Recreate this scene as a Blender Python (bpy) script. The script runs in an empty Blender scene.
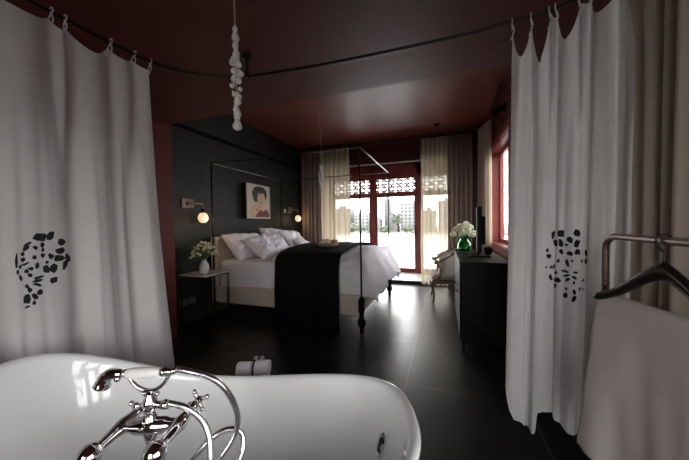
import bpy, bmesh, math, random
from mathutils import Vector as V, Matrix, noise
C = bpy.context.scene
COL = C.collection
PI = math.pi
rnd = random.Random(7)

# ------------------------------------------------------------------ view
C.view_settings.view_transform = 'Standard'
C.view_settings.look = 'None'
C.view_settings.gamma = 1.0
C.view_settings.use_curve_mapping = False
C.view_settings.exposure = 0.0

# ------------------------------------------------------------------ materials
def mat(name, col, rough=0.6, metal=0.0, var=0.12, vscale=6.0, bump=0.0, bscale=60.0, spec=0.5,
        trans=0.0, sheen=0.0, coat=0.0, coords='Object', stretch=(1, 1, 1)):
    m = bpy.data.materials.new(name); m.use_nodes = True
    nt = m.node_tree; N = nt.nodes; L = nt.links
    p = N['Principled BSDF']
    tc = N.new('ShaderNodeTexCoord'); mp = N.new('ShaderNodeMapping'); mp.inputs['Scale'].default_value = stretch
    L.new(tc.outputs[coords], mp.inputs['Vector'])
    nz = N.new('ShaderNodeTexNoise'); nz.inputs['Scale'].default_value = vscale; nz.inputs['Detail'].default_value = 4
    L.new(mp.outputs['Vector'], nz.inputs['Vector'])
    rp = N.new('ShaderNodeValToRGB')
    a = [c * (1 - var) for c in col]; b = [min(1, c * (1 + var)) for c in col]
    rp.color_ramp.elements[0].position = .3; rp.color_ramp.elements[1].position = .7
    rp.color_ramp.elements[0].color = (*a, 1); rp.color_ramp.elements[1].color = (*b, 1)
    L.new(nz.outputs['Fac'], rp.inputs['Fac']); L.new(rp.outputs['Color'], p.inputs['Base Color'])
    p.inputs['Roughness'].default_value = rough; p.inputs['Metallic'].default_value = metal
    p.inputs['Specular IOR Level'].default_value = spec
    p.inputs['Transmission Weight'].default_value = trans
    p.inputs['Sheen Weight'].default_value = sheen
    p.inputs['Coat Weight'].default_value = coat
    if bump:
        nb = N.new('ShaderNodeTexNoise'); nb.inputs['Scale'].default_value = bscale; nb.inputs['Detail'].default_value = 3
        L.new(mp.outputs['Vector'], nb.inputs['Vector'])
        bp = N.new('ShaderNodeBump'); bp.inputs['Strength'].default_value = bump; bp.inputs['Distance'].default_value = .01
        L.new(nb.outputs['Fac'], bp.inputs['Height']); L.new(bp.outputs['Normal'], p.inputs['Normal'])
    return m

def cloth_mat(name, col, transl=0.4, clear=0.0, var=0.06):
    m = bpy.data.materials.new(name); m.use_nodes = True
    nt = m.node_tree; N = nt.nodes; L = nt.links
    for n in list(N):
        if n.type != 'OUTPUT_MATERIAL': N.remove(n)
    out = [n for n in N if n.type == 'OUTPUT_MATERIAL'][0]
    tc = N.new('ShaderNodeTexCoord'); nz = N.new('ShaderNodeTexNoise'); nz.inputs['Scale'].default_value = 9
    L.new(tc.outputs['Object'], nz.inputs['Vector'])
    rp = N.new('ShaderNodeValToRGB')
    rp.color_ramp.elements[0].color = (*[c * (1 - var) for c in col], 1)
    rp.color_ramp.elements[1].color = (*[min(1, c * (1 + var)) for c in col], 1)
    L.new(nz.outputs['Fac'], rp.inputs['Fac'])
    d = N.new('ShaderNodeBsdfDiffuse'); t = N.new('ShaderNodeBsdfTranslucent')
    L.new(rp.outputs['Color'], d.inputs['Color']); L.new(rp.outputs['Color'], t.inputs['Color'])
    mx = N.new('ShaderNodeMixShader'); mx.inputs[0].default_value = transl
    L.new(d.outputs[0], mx.inputs[1]); L.new(t.outputs[0], mx.inputs[2])
    last = mx
    if clear:
        tr = N.new('ShaderNodeBsdfTransparent'); tr.inputs['Color'].default_value = (1, .97, .93, 1)
        m2 = N.new('ShaderNodeMixShader'); m2.inputs[0].default_value = clear
        L.new(mx.outputs[0], m2.inputs[1]); L.new(tr.outputs[0], m2.inputs[2]); last = m2
    L.new(last.outputs[0], out.inputs['Surface'])
    return m

def glass_mat(name, tint=(1, 1, 1), clear=.93):
    m = bpy.data.materials.new(name); m.use_nodes = True
    nt = m.node_tree; N = nt.nodes; L = nt.links
    for n in list(N):
        if n.type != 'OUTPUT_MATERIAL': N.remove(n)
    out = [n for n in N if n.type == 'OUTPUT_MATERIAL'][0]
    tr = N.new('ShaderNodeBsdfTransparent'); tr.inputs['Color'].default_value = (*tint, 1)
    g = N.new('ShaderNodeBsdfGlossy'); g.inputs['Roughness'].default_value = .02
    fr = N.new('ShaderNodeFresnel'); fr.inputs['IOR'].default_value = 1.45
    ml = N.new('ShaderNodeMath'); ml.operation = 'MULTIPLY'; ml.inputs[1].default_value = .6
    L.new(fr.outputs[0], ml.inputs[0])
    mx = N.new('ShaderNodeMixShader')
    L.new(ml.outputs[0], mx.inputs[0]); L.new(tr.outputs[0], mx.inputs[1]); L.new(g.outputs[0], mx.inputs[2])
    L.new(mx.outputs[0], out.inputs['Surface'])
    return m

def glow_mat(name, col, strength):
    m = bpy.data.materials.new(name); m.use_nodes = True
    nt = m.node_tree; N = nt.nodes; L = nt.links
    p = N['Principled BSDF']
    tc = N.new('ShaderNodeTexCoord'); nz = N.new('ShaderNodeTexNoise'); nz.inputs['Scale'].default_value = 14
    L.new(tc.outputs['Object'], nz.inputs['Vector'])
    rp = N.new('ShaderNodeValToRGB')
    rp.color_ramp.elements[0].color = (*[c * .92 for c in col], 1); rp.color_ramp.elements[1].color = (*col, 1)
    L.new(nz.outputs['Fac'], rp.inputs['Fac'])
    p.inputs['Base Color'].default_value = (.5, .38, .32, 1)
    L.new(rp.outputs['Color'], p.inputs['Emission Color'])
    p.inputs['Emission Strength'].default_value = strength
    p.inputs['Roughness'].default_value = .3
    return m

def tile_mat(name, col, joint, size, x0, y0, rough):
    m = bpy.data.materials.new(name); m.use_nodes = True
    nt = m.node_tree; N = nt.nodes; L = nt.links
    p = N['Principled BSDF']
    g = N.new('ShaderNodeNewGeometry'); sp = N.new('ShaderNodeSeparateXYZ')
    L.new(g.outputs['Position'], sp.inputs[0])
    def M(op, a, b=None):
        n = N.new('ShaderNodeMath'); n.operation = op
        for i, v in enumerate((a, b)):
            if v is None: continue
            if hasattr(v, 'node'): L.new(v, n.inputs[i])
            else: n.inputs[i].default_value = v
        return n.outputs[0]
    ds = []
    for ax, o in (('X', x0), ('Y', y0)):
        s = M('SUBTRACT', sp.outputs[ax], o); s = M('DIVIDE', s, size); s = M('ADD', s, 100.5)
        s = M('FRACT', s); s = M('SUBTRACT', s, .5); s = M('ABSOLUTE', s); s = M('MULTIPLY', s, size)
        ds.append(s)
    dmin = M('MINIMUM', ds[0], ds[1]); j = M('LESS_THAN', dmin, .0035)
    nz = N.new('ShaderNodeTexNoise'); nz.inputs['Scale'].default_value = 2.2; nz.inputs['Detail'].default_value = 8
    nz.inputs['Roughness'].default_value = .65
    L.new(g.outputs['Position'], nz.inputs['Vector'])
    rp = N.new('ShaderNodeValToRGB')
    rp.color_ramp.elements[0].position = .3; rp.color_ramp.elements[1].position = .72
    rp.color_ramp.elements[0].color = (*[c * .65 for c in col], 1); rp.color_ramp.elements[1].color = (*[c * 1.4 for c in col], 1)
    L.new(nz.outputs['Fac'], rp.inputs['Fac'])
    mx = N.new('ShaderNodeMixRGB'); L.new(j, mx.inputs[0]); L.new(rp.outputs[0], mx.inputs[1]); mx.inputs[2].default_value = (*joint, 1)
    L.new(mx.outputs[0], p.inputs['Base Color'])
    rr = N.new('ShaderNodeMapRange'); rr.inputs['To Min'].default_value = rough - .08; rr.inputs['To Max'].default_value = rough + .12
    L.new(nz.outputs['Fac'], rr.inputs['Value']); L.new(rr.outputs[0], p.inputs['Roughness'])
    bp = N.new('ShaderNodeBump'); bp.inputs['Strength'].default_value = .06; bp.inputs['Distance'].default_value = .02
    n2 = N.new('ShaderNodeTexNoise'); n2.inputs['Scale'].default_value = 14; n2.inputs['Detail'].default_value = 5
    L.new(g.outputs['Position'], n2.inputs['Vector'])
    L.new(n2.outputs['Fac'], bp.inputs['Height']); L.new(bp.outputs['Normal'], p.inputs['Normal'])
    return m

MT = {}
MT['floor'] = tile_mat('slate_tile', (.018, .0185, .0195), (.11, .109, .107), .845, -.293, 2.25, .31)
MT['dark_wall'] = mat('charcoal_paint', (.0155, .0172, .0155), .6, var=.15, spec=.28, vscale=3, bump=.05, bscale=30)
MT['red_wall'] = mat('oxblood_paint', (.105, .021, .016), .6, spec=.2, var=.12, vscale=3, bump=.04, bscale=30)
MT['red_ceiling'] = mat('oxblood_gloss_paint', (.145, .038, .027), .40, spec=.27, var=.08, vscale=2, bump=.03, bscale=8)
MT['brown_ceiling'] = mat('maroon_ceiling_paint', (.125, .036, .031), .5, spec=.22, var=.08, vscale=2, bump=.03, bscale=8)
MT['red_wood'] = mat('red_lacquered_wood', (.25, .046, .041), .42, var=.15, vscale=8, stretch=(1, 1, .15))
MT['dark_red'] = mat('dark_red_paint', (.06, .012, .010), .5, vscale=4)
MT['track'] = mat('dark_moulding', (.003, .003, .003), .9, spec=.1)
MT['glass'] = glass_mat('window_glass')
MT['white_curtain'] = cloth_mat('white_cotton', (.88, .87, .87), .50)
MT['hem'] = cloth_mat('white_cotton_hem', (.86, .86, .87), .40)
MT['sheer'] = cloth_mat('cream_sheer', (.60, .52, .38), .45, .15)
MT['drape'] = cloth_mat('taupe_drape', (.24, .18, .15), .08)
MT['drape_light'] = cloth_mat('taupe_lined_drape', (.56, .465, .38), .22)
MT['cut'] = mat('cutwork_black', (.006, .006, .008), .9)
MT['iron'] = mat('blackened_iron', (.035, .032, .032), .35, .8)
MT['iron_lit'] = mat('lit_iron', (.42, .40, .40), .3, .9)  # paler copy of the iron, with caught light put into the colour
MT['black_wood'] = mat('black_wood', (.007, .0065, .0065), .5, spec=.12, var=.3, vscale=10, stretch=(1, 1, .1))
MT['cream_uph'] = mat('cream_linen', (.60, .52, .43), .9, var=.06, bump=.15, bscale=350)
MT['sheet'] = mat('white_sheet', (.78, .76, .78), .85, var=.03, bump=.06, bscale=40)
MT['duvet'] = mat('white_duvet', (.84, .82, .87), .85, var=.03, bump=.45, bscale=8)
MT['pillow'] = mat('white_pillowcase', (.84, .82, .87), .85, var=.03, bump=.4, bscale=10)
MT['throw'] = mat('black_knit', (.007, .0065, .007), .95, var=.4, vscale=60, bump=.6, bscale=90, spec=.15)
MT['marble'] = mat('white_marble', (.70, .68, .67), .25, var=.15, vscale=7)
MT['white_glaze'] = mat('white_ceramic', (.72, .73, .72), .22, var=.03)
MT['enamel'] = mat('white_enamel', (.80, .81, .81), .09, var=.012, coat=.4)
MT['chrome'] = mat('chrome', (.72, .71, .72), .07, 1.0, var=.03)
MT['hose'] = mat('chrome_hose', (.66, .66, .68), .24, 1.0, var=.1, vscale=120)
MT['porcelain'] = mat('white_porcelain', (.74, .73, .72), .12, var=.02)
MT['brass'] = mat('aged_brass', (.28, .21, .13), .35, .9)
MT['gold_cap'] = mat('gold_cap', (.55, .45, .30), .35, .4)
MT['bronze'] = mat('brown_metal_tube', (.20, .14, .11), .34, .75, var=.2, vscale=20)
MT['hanger'] = mat('black_lacquer_wood', (.014, .012, .011), .22, var=.3, vscale=9, coat=.3)
MT['towel'] = mat('beige_towel', (.50, .435, .41), .95, var=.04, bump=.08, bscale=420)
MT['white_towel'] = mat('white_towel', (.90, .89, .91), .95, var=.04, bump=.4, bscale=150)
MT['leaf'] = mat('leaf_green', (.09, .16, .05), .55, var=.3, vscale=20)
MT['petal'] = cloth_mat('ivory_petal', (.86, .84, .66), .4)
MT['white_petal'] = cloth_mat('white_petal', (.92, .92, .78), .5)
MT['shell'] = mat('white_shell', (.72, .69, .64), .4, var=.15, vscale=40)
MT['cord'] = mat('cream_cord', (.55, .48, .38), .9)
MT['tv'] = mat('black_plastic', (.006, .006, .006), .6, var=.1, spec=.2)
MT['chair_wood'] = mat('brown_carved_wood', (.15, .085, .052), .4, var=.2, vscale=14, stretch=(1, 1, .3))
MT['chair_fab'] = mat('greige_upholstery', (.48, .42, .36), .9, var=.06, bump=.2, bscale=250)
MT['canvas'] = mat('cream_paint', (.56, .49, .39), .7, var=.07, vscale=9)
MT['frame'] = mat('pale_frame_wood', (.46, .42, .37), .5)
MT['frame_side'] = mat('black_frame_side', (.008, .008, .008), .5)
MT['paint_black'] = mat('black_paint', (.016, .014, .014), .6)
MT['paint_skin'] = mat('ochre_skin_paint', (.56, .38, .24), .65, var=.12, vscale=20)
MT['paint_red'] = mat('dark_red_paint_stroke', (.13, .030, .028), .65, var=.2, vscale=20)
MT['paint_pink'] = mat('pink_paint', (.68, .40, .36), .65)
MT['paint_gold'] = mat('gold_paint', (.42, .28, .08), .65)
MT['switch'] = mat('white_plastic', (.62, .61, .58), .4)
MT['outlet'] = mat('grey_plastic', (.10, .10, .10), .4)
MT['globe'] = glow_mat('lit_opal_glass', (1.0, .66, .40), 1.0)
MT['wicker'] = mat('tan_wicker', (.34, .24, .13), .7, var=.25, vscale=50, bump=.5, bscale=120)
MT['step'] = mat('pale_stone', (.72, .70, .66), .4, var=.05)
MT['black'] = mat('matt_black', (.008, .008, .008), .6)
MT['water'] = mat('river_water', (.66, .68, .68), .25, var=.08, vscale=.2, bump=.12, bscale=2)
MT['bank'] = mat('river_bank', (.24, .24, .20), .9, var=.3, vscale=.1)
MT['green_glass'] = None
MT['facade_white'] = mat('white_render', (.20, .20, .20), .8, vscale=.2)
MT['facade_grey'] = mat('grey_render', (.115, .12, .12), .8, vscale=.2)
MT['facade_tan'] = mat('tan_render', (.14, .13, .12), .8, vscale=.2)
MT['far_window'] = mat('far_window_glass', (.045, .048, .05), .5)
MT['far_roof'] = mat('rust_roof', (.12, .085, .07), .8)
MT['tree'] = mat('distant_foliage', (.055, .07, .042), .9, var=.4, vscale=.8)
MT['added_ground'] = mat('dark_added_ground', (.10, .10, .095), .9, vscale=1)
MT['trunk'] = mat('bark', (.10, .08, .06), .9)

gm = bpy.data.materials.new('green_glass'); gm.use_nodes = True
_n = gm.node_tree.nodes; _l = gm.node_tree.links; _p = _n['Principled BSDF']
_p.inputs['Transmission Weight'].default_value = 1; _p.inputs['Roughness'].default_value = .05
_p.inputs['IOR'].default_value = 1.3
_nz = _n.new('ShaderNodeTexNoise'); _nz.inputs['Scale'].default_value = 12
_rp = _n.new('ShaderNodeValToRGB'); _rp.color_ramp.elements[0].color = (.16, .62, .26, 1); _rp.color_ramp.elements[1].color = (.34, .82, .42, 1)
_l.new(_nz.outputs['Fac'], _rp.inputs['Fac']); _l.new(_rp.outputs[0], _p.inputs['Base Color'])
MT['green_glass'] = gm

# ------------------------------------------------------------------ mesh helpers
class B:
    def __init__(s): s.m = bmesh.new()
    def box(s, a, b, M=None):
        x0, y0, z0 = a; x1, y1, z1 = b
        vs = [s.m.verts.new(V(p) if M is None else M @ V(p)) for p in
              [(x0, y0, z0), (x1, y0, z0), (x1, y1, z0), (x0, y1, z0), (x0, y0, z1), (x1, y0, z1), (x1, y1, z1), (x0, y1, z1)]]
        for f in [(0, 3, 2, 1), (4, 5, 6, 7), (0, 1, 5, 4), (1, 2, 6, 5), (2, 3, 7, 6), (3, 0, 4, 7)]:
            s.m.faces.new([vs[i] for i in f])
        return s
    def bar(s, p, q, w, h, up=(0, 0, 1)):
        p = V(p); q = V(q); d = (q - p); l = d.length; d.normalize()
        u = V(up); r = d.cross(u)
        if r.length < 1e-4: r = d.cross(V((1, 0, 0)))
        r.normalize(); u = r.cross(d)
        M = Matrix((( d.x, r.x, u.x, p.x), (d.y, r.y, u.y, p.y), (d.z, r.z, u.z, p.z), (0, 0, 0, 1)))
        return s.box((0, -w / 2, -h / 2), (l, w / 2, h / 2), M)
    def tube(s, pts, r, n=10, cap=True, closed=False):
        pts = [V(p) for p in pts]; k = len(pts)
        rs = r if isinstance(r, (list, tuple)) else [r] * k
        rings = []; prev = None
        for i, p in enumerate(pts):
            if closed: t = pts[(i + 1) % k] - pts[i - 1]
            else: t = pts[min(i + 1, k - 1)] - pts[max(i - 1, 0)]
            t.normalize()
            if prev is None:
                a = V((0, 0, 1)) if abs(t.z) < .9 else V((1, 0, 0))
                u = t.cross(a).normalized()
            else:
                u = (prev - t * prev.dot(t)).normalized()
            prev = u; w = t.cross(u)
            rings.append([s.m.verts.new(p + (u * math.cos(2 * PI * j / n) + w * math.sin(2 * PI * j / n)) * rs[i]) for j in range(n)])
        for i in range(k if closed else k - 1):
            A = rings[i]; Bq = rings[(i + 1) % k]
            for j in range(n): s.m.faces.new([A[j], A[(j + 1) % n], Bq[(j + 1) % n], Bq[j]])
        if cap and not closed:
            s.m.faces.new(rings[0][::-1]); s.m.faces.new(rings[-1])
        return s
    def lathe(s, prof, c=(0, 0, 0), n=20, M=None, cap=True):
        c = V(c); rings = []
        for r, z in prof:
            ring = []
            for j in range(n):
                p = V((r * math.cos(2 * PI * j / n), r * math.sin(2 * PI * j / n), z))
                if M is not None: p = M @ p
                ring.append(s.m.verts.new(p + c))
            rings.append(ring)
        for a, b in zip(rings, rings[1:]):
            for j in range(n): s.m.faces.new([a[j], a[(j + 1) % n], b[(j + 1) % n], b[j]])
        if cap:
            s.m.faces.new(rings[0][::-1]); s.m.faces.new(rings[-1])
        return s
    def ball(s, c, r, u=10, v=7, sc=(1, 1, 1), M=None):
        mm = Matrix.Diagonal((sc[0] * r, sc[1] * r, sc[2] * r, 1))
        if M is not None: mm = M @ mm
        bmesh.ops.create_uvsphere(s.m, u_segments=u, v_segments=v, radius=1, matrix=Matrix.Translation(V(c)) @ mm)
        return s
    def prism(s, poly, ax, d0, d1):
        def P(a, b, c): return {'x': (c, a, b), 'y': (a, c, b), 'z': (a, b, c)}[ax]
        A = [s.m.verts.new(P(a, b, d0)) for a, b in poly]; Bq = [s.m.verts.new(P(a, b, d1)) for a, b in poly]
        n = len(poly)
        s.m.faces.new(A[::-1]); s.m.faces.new(Bq)
        for i in range(n): s.m.faces.new([A[i], A[(i + 1) % n], Bq[(i + 1) % n], Bq[i]])
        return s
    def grid(s, fn, nu, nv, wrap=False):
        g = [[s.m.verts.new(fn(i / (nu if wrap else nu - 1), j / (nv - 1))) for j in range(nv)] for i in range(nu)]
        for i in range(nu if wrap else nu - 1):
            for j in range(nv - 1):
                i2 = (i + 1) % nu
                s.m.faces.new([g[i][j], g[i2][j], g[i2][j + 1], g[i][j + 1]])
        return s

def prop(o, label=None, cat=None, group=None, kind=None):
    if label: o['label'] = label
    if cat: o['category'] = cat
    if group: o['group'] = group
    if kind: o['kind'] = kind
    return o

ROOTM = {}
def obj(name, b, m, parent=None, smooth=False, bevel=0.0, solid=0.0, sub=0, world=True, ang=40):
    bm = b.m
    if world and parent is not None:
        bm.transform(ROOTM[parent.name].inverted())
    bmesh.ops.recalc_face_normals(bm, faces=bm.faces)
    me = bpy.data.meshes.new(name); bm.to_mesh(me); bm.free()
    if smooth:
        for p in me.polygons: p.use_smooth = True
        if smooth == 'auto': me.set_sharp_from_angle(angle=math.radians(ang))
    me.materials.append(MT[m] if isinstance(m, str) else m)
    o = bpy.data.objects.new(name, me); COL.objects.link(o)
    if parent is not None:
        o.parent = parent; ROOTM[o.name] = ROOTM[parent.name]
        # children of a mesh part share that part's frame
    else: ROOTM[o.name] = Matrix.Identity(4)
    if solid:
        q = o.modifiers.new('thick', 'SOLIDIFY'); q.thickness = solid; q.offset = 0
    if bevel:
        q = o.modifiers.new('bevel', 'BEVEL'); q.width = bevel; q.segments = 2; q.limit_method = 'ANGLE'
    if sub:
        q = o.modifiers.new('sub', 'SUBSURF'); q.levels = sub; q.render_levels = sub
    return o

def thing(name, loc, label, cat, group=None, rz=0.0):
    o = bpy.data.objects.new(name, None); COL.objects.link(o)
    o.location = loc; o.rotation_euler = (0, 0, rz); o.empty_display_size = .1
    ROOTM[o.name] = Matrix.Translation(V(loc)) @ Matrix.Rotation(rz, 4, 'Z')
    return prop(o, label, cat, group)

def copy_tree(o, parent=None):
    c = o.copy(); COL.objects.link(c)
    if parent is not None: c.parent = parent
    for ch in list(o.children): copy_tree(ch, c)
    return c

def struct(name, b, m, parent=None, **k):
    o = obj(name, b, m, parent, **k)
    if parent is None: o['kind'] = 'structure'
    return o

def sm(pts, k=6):
    """Catmull-Rom through pts"""
    pts = [V(p) for p in pts]; out = []
    for i in range(len(pts) - 1):
        a = pts[max(i - 1, 0)]; b = pts[i]; c = pts[i + 1]; d = pts[min(i + 2, len(pts) - 1)]
        for j in range(k):
            t = j / k
            out.append(.5 * ((2 * b) + (c - a) * t + (2 * a - 5 * b + 4 * c - d) * t * t + (3 * b - a - 3 * c + d) * t ** 3))
    out.append(pts[-1]); return out

def lerp(a, b, t): return a + (b - a) * t
def interp(tab, x):
    if x <= tab[0][0]: return tab[0][1]
    for (a, u), (b, v) in zip(tab, tab[1:]):
        if x <= b: return u + (v - u) * (x - a) / (b - a)
    return tab[-1][1]
def nz(x, y, z=0): return noise.noise(V((x, y, z)))

# ------------------------------------------------------------------ camera
P_F, YAW, PIT, ROL = 279.6, .3405, -.02383, -.01587
d = V((-math.sin(YAW) * math.cos(PIT), math.cos(YAW) * math.cos(PIT), math.sin(PIT)))
r = V((math.cos(YAW), math.sin(YAW), 0)); u = r.cross(d)
r2 = r * math.cos(ROL) + u * math.sin(ROL); u2 = u * math.cos(ROL) - r * math.sin(ROL)
cd = bpy.data.cameras.new('camera'); cam = bpy.data.objects.new('camera', cd); COL.objects.link(cam)
cam.matrix_world = Matrix(((r2.x, u2.x, -d.x, 0), (r2.y, u2.y, -d.y, 0), (r2.z, u2.z, -d.z, 1.3), (0, 0, 0, 1)))
cd.sensor_width = 36; cd.lens = P_F / 689 * 36; cd.clip_start = .03; cd.clip_end = 2000
C.camera = cam

# ------------------------------------------------------------------ room shell
XL, XR, YF, YB, ZC = -3.25, .80, -1.9, 6.05, 3.08
YD = 6.9                       # plane of the terrace doors
YS, ZS = 2.36, 2.45            # edge and height of the lower bathroom ceiling
BX0, BX1 = -2.95, .50          # bay in front of the doors
W1 = (4.05, 5.56, .92, 2.50); W2 = (-1.3, .50, .45, 1.70); W3 = (-.65, .64, .62, 2.22)
struct('floor', B().box((XL - .2, YF - .2, -.12), (XR + .4, YB - .06, 0)), 'floor')
struct('floor.001', B().box((BX0 - .2, YB - .06, -.12), (BX1 + .5, 7.15, .07)), 'step', bevel=.006)
struct('riser_shade_strip', B().box((BX0, YB - .075, 0), (BX1, YB - .06, .066)), 'black')  # black strip puts the shade of the step riser into colour
struct('ceiling', B().box((XL - .2, YF - .2, ZC), (XR + .4, YD + .25, ZC + .15)), 'red_ceiling')
struct('ceiling.001', B().box((XL, YF, ZS), (XR, YS, ZC)), 'brown_ceiling')
struct('wall_left', B().box((XL - .2, YS, 0), (XL, YD + .25, ZC)), 'dark_wall')
struct('wall_left.001', B().box((XL - .2, YF - .2, 0), (XL, YS, ZC)), 'red_wall')
struct('wall_left.002', B().box((XL, 2.10, 0), (-2.945, 2.40, ZS)), 'red_wall', bevel=.004)
b = B(); b.box((XL, YF - .2, 0), (W3[0], YF, ZC)); b.box((W3[1], YF - .2, 0), (XR, YF, ZC))
b.box((W3[0], YF - .2, 0), (W3[1], YF, W3[2])); b.box((W3[0], YF - .2, W3[3]), (W3[1], YF, ZC))
struct('wall_front', b, 'red_wall')
# right wall, two window openings
T = .20
b = B()
b.box((XR, YF - .2, 0), (XR + T, W2[0], ZC)); b.box((XR, W2[1], 0), (XR + T, W1[0], ZC)); b.box((XR, W1[1], 0), (XR + T, YD + .25, ZC))
for w in (W1, W2):
    b.box((XR, w[0], 0), (XR + T, w[1], w[2])); b.box((XR, w[0], w[3]), (XR + T, w[1], ZC))
struct('wall_right', b, 'red_wall')
# back wall with the bay opening
b = B()
b.box((XL, YB, 0), (BX0, YB + .15, ZC)); b.box((BX1, YB, 0), (XR, YB + .15, ZC)); b.box((BX0, YB, 2.60), (BX1, YB + .15, ZC))
struct('wall_back', b, 'dark_red')
b = B(); b.box((BX0 - .2, YB + .15, .07), (BX0, YD + .2, ZC)); b.box((BX1, YB + .15, .07), (BX1 + .2, YD + .2, ZC))
struct('wall_back.001', b, 'red_wall')
struct('wall_back.002', B().box((BX0, YD, 2.70), (BX1, YD + .12, ZC)), 'red_wall')
# mouldings, and a pale strip for the lit bulkhead edge
struct('trim_1', B().box((XL, YS + .02, 2.585), (XL + .035, YB, 2.635)), 'track', bevel=.006)
struct('lit_edge_strip', B().box((BX0, YB - .022, 2.565), (BX1, YB, 2.60)), 'frame', bevel=.005)  # pale colour stands in for light along the bulkhead's lower edge
struct('baseboard_left', B().box((XL, 2.42, 0), (XL + .018, YB, .12)), 'dark_wall', bevel=.004)
struct('baseboard_right', B().box((XR - .018, YF, 0), (XR, YB, .12)), 'red_wall', bevel=.004)
struct('trim_3', B().box((XL, YB - .03, ZC - .09), (XR, YB, ZC)), 'dark_red', bevel=.01)

# ---- terrace doors: three leaves with pierced transoms
posts = [-2.80, -1.665, -.555, .44]
def fretwork(x0, x1, z0, z1):
    b = B(); y0, y1 = YD + .025, YD + .045
    cw = .19; nx = max(1, round((x1 - x0) / cw)); cw = (x1 - x0) / nx; nzr = 2; ch = (z1 - z0) / nzr
    def flat(pts, w):
        for p, q in zip(pts, pts[1:]):
            b.bar((p[0], (y0 + y1) / 2, p[1]), (q[0], (y0 + y1) / 2, q[1]), y1 - y0, w)
    for i in range(nx):
        for j in range(nzr):
            cx = x0 + (i + .5) * cw; cz = z0 + (j + .5) * ch; w = .032
            flat([(cx + .26 * cw * math.cos(k * PI / 6), cz + .26 * ch * math.sin(k * PI / 6)) for k in range(13)], w)
            for sx in (-1, 1):
                for sz in (-1, 1):
                    flat([(cx + sx * .19 * cw, cz + sz * .19 * ch), (cx + sx * .36 * cw, cz + sz * .30 * ch), (cx + sx * .5 * cw, cz + sz * .5 * ch)], w)
                    flat([(cx + sx * .5 * cw, cz + sz * .12 * ch), (cx + sx * .34 * cw, cz + sz * .30 * ch), (cx + sx * .14 * cw, cz + sz * .5 * ch)], w * .9)
            flat([(cx - .08 * cw, cz), (cx + .08 * cw, cz)], .03)
    return b
for k in range(3):
    x0, x1 = posts[k] + .055, posts[k + 1] - .055
    r0 = thing('door_%d' % (k + 1), ((x0 + x1) / 2, YD, .07), ['left red terrace door behind cream sheer', 'middle red framed glass terrace door', 'right red terrace door behind cream sheer'][k], 'door')
    r0['kind'] = 'structure'
    b = B(); sw = .05
    b.box((x0, YD, .075), (x0 + sw, YD + .05, 2.015)); b.box((x1 - sw, YD, .075), (x1, YD + .05, 2.015))
    b.box((x0 + sw, YD, .075), (x1 - sw, YD + .05, .185)); b.box((x0 + sw, YD, 1.93), (x1 - sw, YD + .05, 2.015))
    obj('door_frame', b, 'red_wood', r0, bevel=.004)
    obj('glass_pane', B().box((x0 + sw, YD + .02, .185), (x1 - sw, YD + .028, 1.93)), 'glass', r0)
    b = B(); b.box((x0, YD - .01, 2.015), (x1, YD + .06, 2.05)); b.box((x0, YD - .01, 2.37), (x1, YD + .06, 2.44))
    b.box((x0, YD - .01, 2.05), (x0 + .03, YD + .06, 2.37)); b.box((x1 - .03, YD - .01, 2.05), (x1, YD + .06, 2.37))
    obj('transom_frame', b, 'red_wood', r0, bevel=.004)
    fw = obj('fretwork', fretwork(x0 + .03, x1 - .03, 2.05, 2.37), 'red_wood', r0)
    h = B(); xs = x1 - .025
    h.box((xs - .016, YD - .012, 1.0), (xs + .016, YD, 1.22)); h.tube([(xs, YD - .012, 1.06), (xs, YD - .05, 1.06), (xs - .09, YD - .05, 1.06)], .009)
    obj('handle', h, 'iron', r0, smooth='auto')
b = B()
for x in posts: b.box((x - .055, YD - .03, .07), (x + .055, YD + .09, 2.70))
b.box((BX0, YD - .03, 2.44), (BX1, YD + .09, 2.70))
struct('trim_5', b, 'red_wood', bevel=.005)

# ---- right-hand windows
def window(name, w, n, sash=.06):
    y0, y1, z0, z1 = w
    b = B(); c = .10; X0 = XR - .02
    b.box((X0, y0 - c, z1), (XR, y1 + c, z1 + c)); b.box((X0, y0 - c, z0 - c), (XR, y1 + c, z0))
    b.box((X0, y0 - c, z0), (XR, y0, z1)); b.box((X0, y1, z0), (XR, y1 + c, z1))
    b.box((XR, y0, z0), (XR + T, y0 + .012, z1)); b.box((XR, y1 - .012, z0), (XR + T, y1, z1))
    b.box((XR, y0, z1 - .012), (XR + T, y1, z1)); b.box((XR, y0, z0), (XR + T, y1, z0 + .012))
    o = struct(name, b, 'red_wood', bevel=.004)
    xf = XR + T - .07; b = B()
    for k in range(n):
        a = lerp(y0 + .012, y1 - .012, k / n); e = lerp(y0 + .012, y1 - .012, (k + 1) / n)
        b.box((xf, a, z0 + .012), (xf + .05, a + sash, z1 - .012)); b.box((xf, e - sash, z0 + .012), (xf + .05, e, z1 - .012))
        b.box((xf, a + sash, z0 + .012), (xf + .05, e - sash, z0 + .012 + sash)); b.box((xf, a + sash, z1 - .012 - sash), (xf + .05, e - sash, z1 - .012))
    obj('window_frame', b, 'red_wood', o, bevel=.003)
    for k in range(n):
        b = B()
        a = lerp(y0 + .012, y1 - .012, k / n); e = lerp(y0 + .012, y1 - .012, (k + 1) / n)
        b.box((xf + .02, a + sash, z0 + .07), (xf + .026, e - sash, z1 - .07))
        obj('window_pane', b, 'glass', o)
window('window_1', W1, 2); window('window_2', W2, 3)
b = B(); c = .08
b.box((W3[0] - c, YF, W3[3]), (W3[1] + c, YF + .02, W3[3] + c)); b.box((W3[0] - c, YF, W3[2] - c), (W3[1] + c, YF + .02, W3[2]))
b.box((W3[0] - c, YF, W3[2]), (W3[0], YF + .02, W3[3])); b.box((W3[1], YF, W3[2]), (W3[1] + c, YF + .02, W3[3]))
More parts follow.
